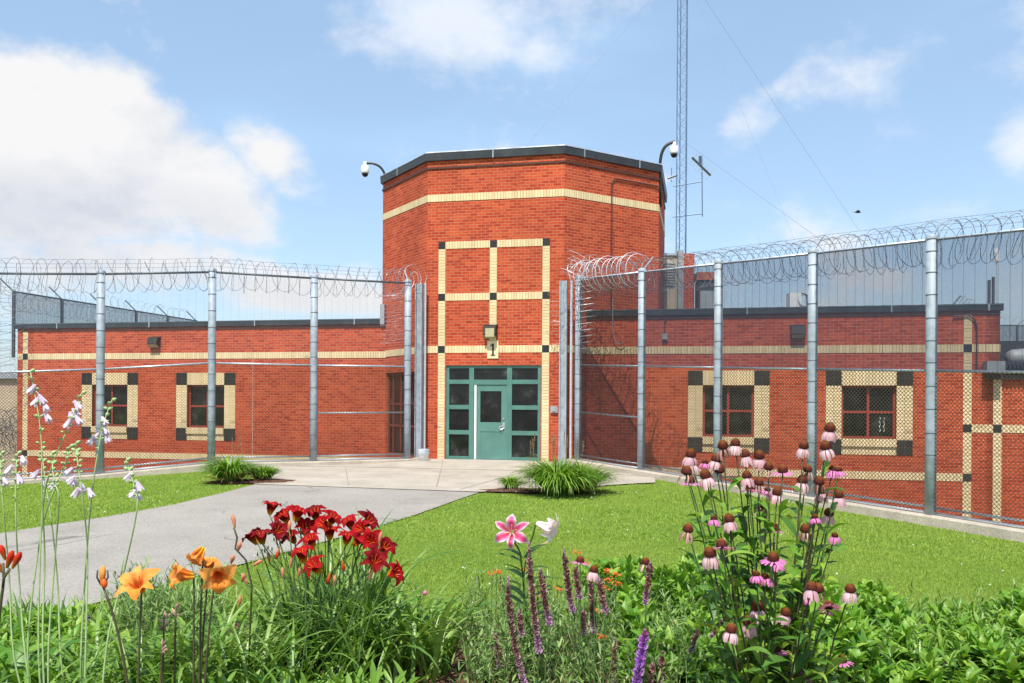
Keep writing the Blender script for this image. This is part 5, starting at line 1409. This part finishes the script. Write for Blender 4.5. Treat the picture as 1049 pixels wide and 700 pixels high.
for kind, mat in (('full', 'pink_petal'), ('full2', 'pink_petal'), ('full3', 'pink_petal'), ('young', 'vivid_pink_petal'), ('ragged', 'brown_petal'), ('flat', 'vivid_pink_petal'), ('bare', 'brown_petal')):
    c_, p_ = head_meshes(kind.rstrip('23')); po = p_.build('flower_head', mat, None, True); co = c_.build('cone', 'seed_cone', None, False)
    protos[kind] = (po.data, co.data); bpy.data.objects.remove(po); bpy.data.objects.remove(co)
cr4 = lambda x, y: (670+x/2.5, 420+y/2.5)
HEADS = [(93, 120, 'full'), (97, 142, 'full'), (130, 138, 'young'), (158, 132, 'full2'), (177, 98, 'ragged'), (208, 92, 'full'), (133, 174, 'full2'), (234, 120, 'full3'), (269, 124, 'full'), (92, 187, 'flat'), (292, 152, 'bare'), (383, 98, 'full3'), (450, 54, 'full'), (440, 100, 'full2'), (330, 160, 'flat'), (238, 174, 'full3'), (268, 192, 'ragged'), (290, 208, 'young'), (379, 187, 'full2'), (393, 158, 'ragged'), (422, 190, 'bare'), (473, 158, 'young'), (458, 156, 'young'), (427, 214, 'full3'), (473, 224, 'full'), (315, 217, 'full'), (280, 252, 'ragged'), (447, 270, 'full3'), (412, 278, 'young'), (387, 312, 'ragged'), (153, 282, 'young'), (193, 287, 'full'), (308, 310, 'flat'), (86, 312, 'ragged'), (173, 352, 'flat'), (143, 374, 'full3'), (262, 425, 'young'), (285, 432, 'young'), (318, 397, 'young'), (305, 385, 'flat'), (463, 325, 'young'), (403, 462, 'full3'), (420, 465, 'bare'), (448, 508, 'flat2'), (502, 466, 'full3'), (397, 485, 'young'), (335, 525, 'full'), (265, 512, 'full2'), (243, 550, 'full3'), (197, 569, 'full'), (482, 647, 'flat'), (311, 618, 'flat'), (372, 694, 'flat2'), (247, 205, 'flat'), (82, 165, 'bare'), (170, 160, 'bare')]
bx, by = ground_at(790, 3.0).x, 3.0
for i, (x, y, kd) in enumerate(HEADS):
    D = 3.0+R.uniform(-.12, .25)-.26*ss(200, 420, y); c = at(*cr4(x, y), D)
    kk = 'flat' if kd.startswith('flat') else kd
    pm, cm = protos[kk]
    hd = bpy.data.objects.new('flower_head', pm); C.objects.link(hd); hd.parent = cf; hd.location = c-cf.location
    tx, ty = R.uniform(-.22, .22), R.uniform(-.15, .22)
    if kd == 'flat2': tx, ty = .75, .15
    hd.rotation_euler = (tx, ty, R.uniform(0, 6.28)); sc_ = R.uniform(.90, 1.12)*(.8 if kk == 'young' else 1); hd.scale = (sc_,)*3
    co = bpy.data.objects.new('cone', cm); C.objects.link(co); co.parent = hd
    gx = bx+(c.x-bx)*.35+R.uniform(-.04, .04)
    g0 = Vector((gx, by+(D-by)*.3, gz(gx, by)-.01))
    m = MB(); ctrl = Vector((g0.x+(c.x-g0.x)*.35, g0.y+(c.y-g0.y)*.4, c.z-(c.z-g0.z)*.42)); P = bez(g0, ctrl, c-Vector((0, 0, .003)), 12)
    P = [p+Vector((R.uniform(-.003, .003), 0, 0)) if 0 < k < 11 else p for k, p in enumerate(P)]
    tube(m, P, [.0042-.002*k/12 for k in range(13)], 5); m.build('stem', 'dark_stem' if i % 3 else 'green_stem', cf, True)
    if i % 1 == 0:
        m = MB()
        for k in range(3, 11):
            if R.random() < .12: continue
            if P[k].z > c.z-.06: continue
            low = 1-k/12
            strap(m, P[k], R.uniform(0, 6.28), R.uniform(.06, .11)+.09*low, (.022+.032*low)*R.uniform(.8, 1.2), R.uniform(.5, 1.2), R.uniform(.7, 1.9), n=7, prof='ovate' if low > .5 else 'lance', fold=.35, twist=R.uniform(-.6, .6))
        if m.v: m.build('foliage', 'dark_leaf' if i % 2 else 'broad_leaf', cf, True)
for px, py, D, lb_ in ((608, 586, 3.5, 'lone small coneflower among brown spikes right of the lily'), (594, 576, 3.7, 'flat pink coneflower low behind the brown spikes'), (661, 578, 3.6, 'small coneflower behind a brown spike right of centre')):
    o = thing('coneflower', ground_at(px, D), lb_, 'coneflower'); c = at(px, py, D)
    k = 'flat' if px == 594 else ('ragged' if px == 661 else 'full3'); pm, cm = protos[k]
    hd = bpy.data.objects.new('flower_head', pm); C.objects.link(hd); hd.parent = o; hd.location = c-o.location; hd.rotation_euler = (.1, .1, 1)
    co = bpy.data.objects.new('cone', cm); C.objects.link(co); co.parent = hd
    stem(o, ground_at(px+3, D), c, .0025, 'green_stem')

# --- ground cover masses
def cover(name, mat, n, region, hr, leaf, label, cat, style='rosette'):
    m = MB()
    for k in range(n):
        px, D = region(); b = ground_at(px, D); h = hr(px, D)
        top = b+Vector((R.uniform(-.04, .04), R.uniform(-.04, .04), h))
        if style == 'rosette':
            tube(m, [b, top], .002, 3, caps=False); a0 = R.uniform(0, 6.28)
            for j in range(R.randint(5, 8)):
                strap(m, top-Vector((0, 0, R.uniform(0, .035))), a0+j*2.4, leaf[0]*R.uniform(.7, 1.3), leaf[1]*R.uniform(.75, 1.25), R.uniform(.15, 1.25), R.uniform(.2, 1.4), n=4, twist=R.uniform(-.8, .8), prof='ovate' if leaf[1] > leaf[0]*.35 else 'lance', fold=.3)
            for j in range(3):
                q = b.lerp(top, R.uniform(.3, .85)); strap(m, q, R.uniform(0, 6.28), leaf[0]*1.1, leaf[1], R.uniform(.9, 1.6), R.uniform(.2, .9), n=4, prof='ovate' if leaf[1] > leaf[0]*.35 else 'lance', fold=.3)
        else:
            P = bez(b, b+Vector((0, 0, h*.6)), b+Vector((R.uniform(-.08, .08), R.uniform(-.08, .08), h)), 5); tube(m, P, .0016, 3, caps=False)
            for j in range(16):
                q = P[min(5, int(j/16*5)+1)]+Vector((0, 0, R.uniform(-.02, .02))); strap(m, q, R.uniform(0, 6.28), leaf[0]*R.uniform(.6, 1.3), leaf[1]*R.uniform(.7, 1.3), R.uniform(.4, 1.4), R.uniform(.1, .8), n=3, prof='lance', fold=.2)
    o = m.build(name, mat, None, True); return tag(o, label, cat, kind='stuff')
def reg(p0, p1, d0, d1): return lambda: (R.uniform(p0, p1), d0+(d1-d0)*R.random())
def hR(px, D):
    # low green mass at right: tall beside the coneflowers, sinking to the right
    return (.10+.07*math.sin(px*.031)+.06*math.sin(px*.09+D*3))*ss(6.4, 4.8, D)+R.uniform(0, .07)
cover('leafy_ground_cover', 'broad_leaf', 1350, reg(640, 1120, 3.45, 5.3), hR, (.075, .034), 'bright leafy ground cover filling the right of the bed', 'ground cover')
cover('lance_leaf_cover', 'lance_leaf', 330, reg(690, 1110, 3.5, 5.3), lambda px, D: R.uniform(.05, .20)*ss(6.2, 4.6, D), (.085, .020), 'paler narrow leaved shoots rising through the leafy cover at right', 'ground cover')
cover('feathery_undergrowth', 'fine_leaf', 90, reg(860, 1110, 3.6, 5.6), lambda px, D: R.uniform(.10, .30), (.05, .008), 'thin feathery weeds among the leafy cover at right', 'undergrowth', 'fine')
cover('leafy_ground_cover', 'broad_leaf', 260, reg(600, 760, 4.4, 6.0), lambda px, D: R.uniform(.22, .38), (.07, .03), 'leafy mass behind the brown spikes', 'ground cover')
cover('feathery_undergrowth', 'fine_leaf', 620, reg(478, 720, 3.3, 4.9), lambda px, D: R.uniform(.10, .34), (.045, .008), 'fine feathery foliage around the brown spikes', 'undergrowth', 'fine')
cover('lance_leaf_cover', 'lance_leaf', 120, reg(150, 420, 3.0, 3.4), lambda px, D: R.uniform(.03, .16), (.11, .026), 'pale lance leaved shoots along the bottom left edge', 'ground cover')
cover('leafy_ground_cover', 'broad_leaf', 130, reg(-20, 150, 3.6, 4.7), lambda px, D: R.uniform(.02, .12), (.07, .022), 'mixed low leaves behind the hosta stalks', 'ground cover')
cover('lance_leaf_cover', 'lance_leaf', 60, reg(-10, 160, 2.9, 3.3), lambda px, D: R.uniform(.02, .10), (.12, .04), 'pale broad shoots under the hosta stalks', 'ground cover')
cover('feathery_undergrowth', 'fine_leaf', 200, reg(120, 230, 3.9, 4.9), lambda px, D: R.uniform(.15, .34), (.06, .009), 'fine foliage behind the orange daylilies', 'undergrowth', 'fine')
cover('leafy_ground_cover', 'broad_leaf', 160, reg(120, 480, 4.3, 5.4), lambda px, D: R.uniform(.03, .12), (.06, .02), 'low leaves behind the red daylilies', 'ground cover')

bd = thing('bird', at(878.5, 217.5, 70), 'tiny dark bird gliding in the sky above the right fence', 'bird')
def bird(m):
    c = at(878.5, 217.5, 70)
    revolve(m, c, [(0, -.3), (.05, -.2), (.085, 0), (.06, .16), (.045, .22), (0, .3)], 8, M=Matrix.Rotation(math.radians(90), 3, 'Y'))
    m.add([c+Vector((-.1, 0, .03)), c+Vector((.12, 0, .03)), c+Vector((.22, .25, .22)), c+Vector((.1, .5, .26)), c+Vector((.0, .25, .18))], [(0, 1, 2, 3, 4)])
    m.add([c+Vector((-.1, 0, .03)), c+Vector((.12, 0, .03)), c+Vector((.1, -.3, -.02)), c+Vector((-.1, -.55, .05)), c+Vector((-.12, -.25, .05))], [(0, 1, 2, 3, 4)])
    m.add([c+Vector((-.25, -.02, 0)), c+Vector((-.25, .02, 0)), c+Vector((-.42, .07, 0)), c+Vector((-.42, -.07, 0))], [(0, 1, 2, 3)])
one('body', bird, 'black_metal', bd)
# ------------------------------------------------------------ sky, sun, camera
SUN_EL, SUN_AZ = math.radians(60), math.radians(-13)     # azimuth of the sun seen from behind the camera: to the left
to_sun = Vector((math.sin(SUN_AZ)*math.cos(SUN_EL), -math.cos(SUN_AZ)*math.cos(SUN_EL), math.sin(SUN_EL)))
sun = bpy.data.lights.new('sun', 'SUN'); sun.energy = 4.6; sun.angle = math.radians(0.55); sun.color = (1.0, .95, .87)
so = bpy.data.objects.new('sun', sun); C.objects.link(so); so.rotation_euler = to_sun.to_track_quat('Z', 'Y').to_euler()
w = bpy.data.worlds.new('World'); bpy.context.scene.world = w; w.use_nodes = True
n = w.node_tree.nodes; l = w.node_tree.links; n.clear()
sky = n.new('ShaderNodeTexSky'); sky.sky_type = 'NISHITA'; sky.sun_disc = False; sky.sun_elevation = SUN_EL
sky.sun_rotation = math.atan2(to_sun.x, to_sun.y); sky.altitude = 100; sky.air_density = 1.0; sky.dust_density = 1.2; sky.ozone_density = 1.0
tc = n.new('ShaderNodeTexCoord'); sx = n.new('ShaderNodeSeparateXYZ'); l.new(tc.outputs['Generated'], sx.inputs[0])
X, Y, Z = sx.outputs
az = mth(n, l, 'ARCTAN2', X, Y); el = mth(n, l, 'ARCSINE', Z)
def ae(px, py):
    a = math.atan((px-524.5)/F); return a, math.atan((HY-py)/F*math.cos(a))
n1 = n.new('ShaderNodeTexNoise'); n1.inputs['Scale'].default_value = 6.5; n1.inputs['Detail'].default_value = 9; n1.inputs['Roughness'].default_value = .58
mp = n.new('ShaderNodeMapping'); mp.inputs['Scale'].default_value = (1, 1, 1.5); l.new(tc.outputs['Generated'], mp.inputs[0]); l.new(mp.outputs[0], n1.inputs['Vector'])
n2 = n.new('ShaderNodeTexNoise'); n2.inputs['Scale'].default_value = 6.5; n2.inputs['Detail'].default_value = 9; n2.inputs['Roughness'].default_value = .58
mp2 = n.new('ShaderNodeMapping'); mp2.inputs['Scale'].default_value = (1, 1, 1.5); mp2.inputs['Location'].default_value = (-.02, 0, .05); l.new(tc.outputs['Generated'], mp2.inputs[0]); l.new(mp2.outputs[0], n2.inputs['Vector'])
n3 = n.new('ShaderNodeTexNoise'); n3.inputs['Scale'].default_value = 2.6; n3.inputs['Detail'].default_value = 7
mp3 = n.new('ShaderNodeMapping'); mp3.inputs['Scale'].default_value = (1, 1, 3.5); mp3.inputs['Location'].default_value = (3.3, 1, 2); l.new(tc.outputs['Generated'], mp3.inputs[0]); l.new(mp3.outputs[0], n3.inputs['Vector'])
def blobn(px, py, rx, ry, amp=1.0, rot=0.0):
    a, e = ae(px, py); c, s = math.cos(rot), math.sin(rot)
    da = mth(n, l, 'SUBTRACT', az, a); de = mth(n, l, 'SUBTRACT', el, e)
    u = mth(n, l, 'ADD', mth(n, l, 'MULTIPLY', da, c), mth(n, l, 'MULTIPLY', de, s)); v = mth(n, l, 'SUBTRACT', mth(n, l, 'MULTIPLY', de, c), mth(n, l, 'MULTIPLY', da, s))
    u = mth(n, l, 'DIVIDE', u, rx/F); v = mth(n, l, 'DIVIDE', v, ry/F)
    r2 = mth(n, l, 'ADD', mth(n, l, 'MULTIPLY', u, u), mth(n, l, 'MULTIPLY', v, v))
    return mth(n, l, 'MULTIPLY', mth(n, l, 'SUBTRACT', 1.0, r2, clamp=True), amp)
dense = None
for b in [(40, 135, 150, 88, 1.0), (150, 160, 170, 66, .95, -.45), (60, 205, 170, 70, .9), (275, 160, 75, 42, .62, -.6), (-20, 160, 120, 120, 1.1), (90, 268, 190, 42, .8), (300, 300, 140, 26, .55), (-160, 190, 220, 160, 1.0)]:
    q = blobn(*b); dense = q if dense is None else mth(n, l, 'MAXIMUM', dense, q)
soft = None
for b in [(440, 25, 150, 70, .75), (560, 15, 130, 70, .65), (350, 30, 60, 45, .6), (370, 285, 60, 26, .6), (150, 290, 260, 46, .6), (1000, 10, 160, 42, .6), (790, 200, 100, 60, .5), (768, 125, 34, 44, .42), (925, 130, 50, 60, .45), (920, 70, 130, 56, .45), (960, 215, 130, 28, .45, .1), (1045, 150, 40, 50, .6), (1040, 320, 60, 50, .7), (740, 300, 60, 25, .5), (-600, 250, 400, 200, .6), (1700, 200, 500, 200, .6), (880, 295, 150, 30, .35)]:
    q = blobn(*b); soft = q if soft is None else mth(n, l, 'MAXIMUM', soft, q)
def dens(nz, msk, k, lo, hi):
    v = mth(n, l, 'ADD', msk, mth(n, l, 'MULTIPLY', mth(n, l, 'SUBTRACT', nz, .5), k))
    r = n.new('ShaderNodeMapRange'); r.interpolation_type = 'SMOOTHSTEP'; r.inputs[1].default_value = lo; r.inputs[2].default_value = hi; l.new(v, r.inputs[0]); return r.outputs[0]
d1 = dens(n1.outputs['Fac'], dense, 2.1, .12, .62)
d1b = dens(n2.outputs['Fac'], dense, 1.9, .15, .9)
d2 = mth(n, l, 'MULTIPLY', dens(n1.outputs['Fac'], soft, 2.9, .16, .95), .80)
d3 = mth(n, l, 'MULTIPLY', dens(n3.outputs['Fac'], mth(n, l, 'ADD', mth(n, l, 'MULTIPLY', el, 0.0), .2), 1.5, .1, .9), .35)
# clouds: white where thin above, greyer where there is cloud overhead
low = n.new('ShaderNodeMapRange'); low.inputs[1].default_value = ae(100, 175)[1]; low.inputs[2].default_value = ae(100, 250)[1]; low.inputs[3].default_value = 0; low.inputs[4].default_value = 1; l.new(el, low.inputs[0])
grad = mth(n, l, 'MULTIPLY', mth(n, l, 'SUBTRACT', n2.outputs['Fac'], n1.outputs['Fac']), 1.8, clamp=True)
lobe = mth(n, l, 'MULTIPLY', blobn(90, 214, 230, 40, 1.0), .42)
shd = mth(n, l, 'ADD', mth(n, l, 'MULTIPLY', mth(n, l, 'ADD', lobe, mth(n, l, 'MULTIPLY', low.outputs[0], .25)), d1b), grad, clamp=True)
CL_B, CL_S = (1.0, 1.0, 1.01), (.62, .68, .80)
ccol = mixc(n, l, shd, CL_B, CL_S)
CLOUD = 5.35
cs = n.new('ShaderNodeVectorMath'); cs.operation = 'SCALE'; l.new(ccol, cs.inputs[0]); cs.inputs[3].default_value = CLOUD
veil = mixc(n, l, mth(n, l, 'ADD', mth(n, l, 'MULTIPLY', d3, 1.1), .34), sky.outputs[0], (3.7, 5.4, 7.3))
c_ = mixc(n, l, d2, veil, (5.3, 5.5, 5.9)); c_ = mixc(n, l, d1, c_, cs.outputs[0])
bg = n.new('ShaderNodeBackground'); bg.inputs['Strength'].default_value = 0.13; l.new(c_, bg.inputs[0])
wo = n.new('ShaderNodeOutputWorld'); l.new(bg.outputs[0], wo.inputs[0])

cam = bpy.data.cameras.new('camera'); co = bpy.data.objects.new('camera', cam); C.objects.link(co)
cam.sensor_width = 36; cam.lens = F/1049*36; cam.shift_y = (HY-350)/1049; cam.clip_end = 9000; cam.clip_start = .05
co.location = (0, 0, EYE); co.rotation_mode = 'XYZ'
co.matrix_world = Matrix.Translation((0, 0, EYE)) @ Matrix.Rotation(math.radians(90), 4, 'X') @ Matrix.Rotation(ROLL, 4, 'Z')
sc = bpy.context.scene; sc.camera = co
sc.view_settings.view_transform = 'Standard'; sc.view_settings.look = 'None'; sc.view_settings.gamma = 1; sc.view_settings.exposure = 0.43
sc.render.resolution_x = 1024; sc.render.resolution_y = 683
sc.cycles.max_bounces = 6; sc.cycles.transparent_max_bounces = 24
print('faces', sum(len(o.data.polygons) for o in sc.objects if o.type == 'MESH'), 'objs', len(sc.objects))
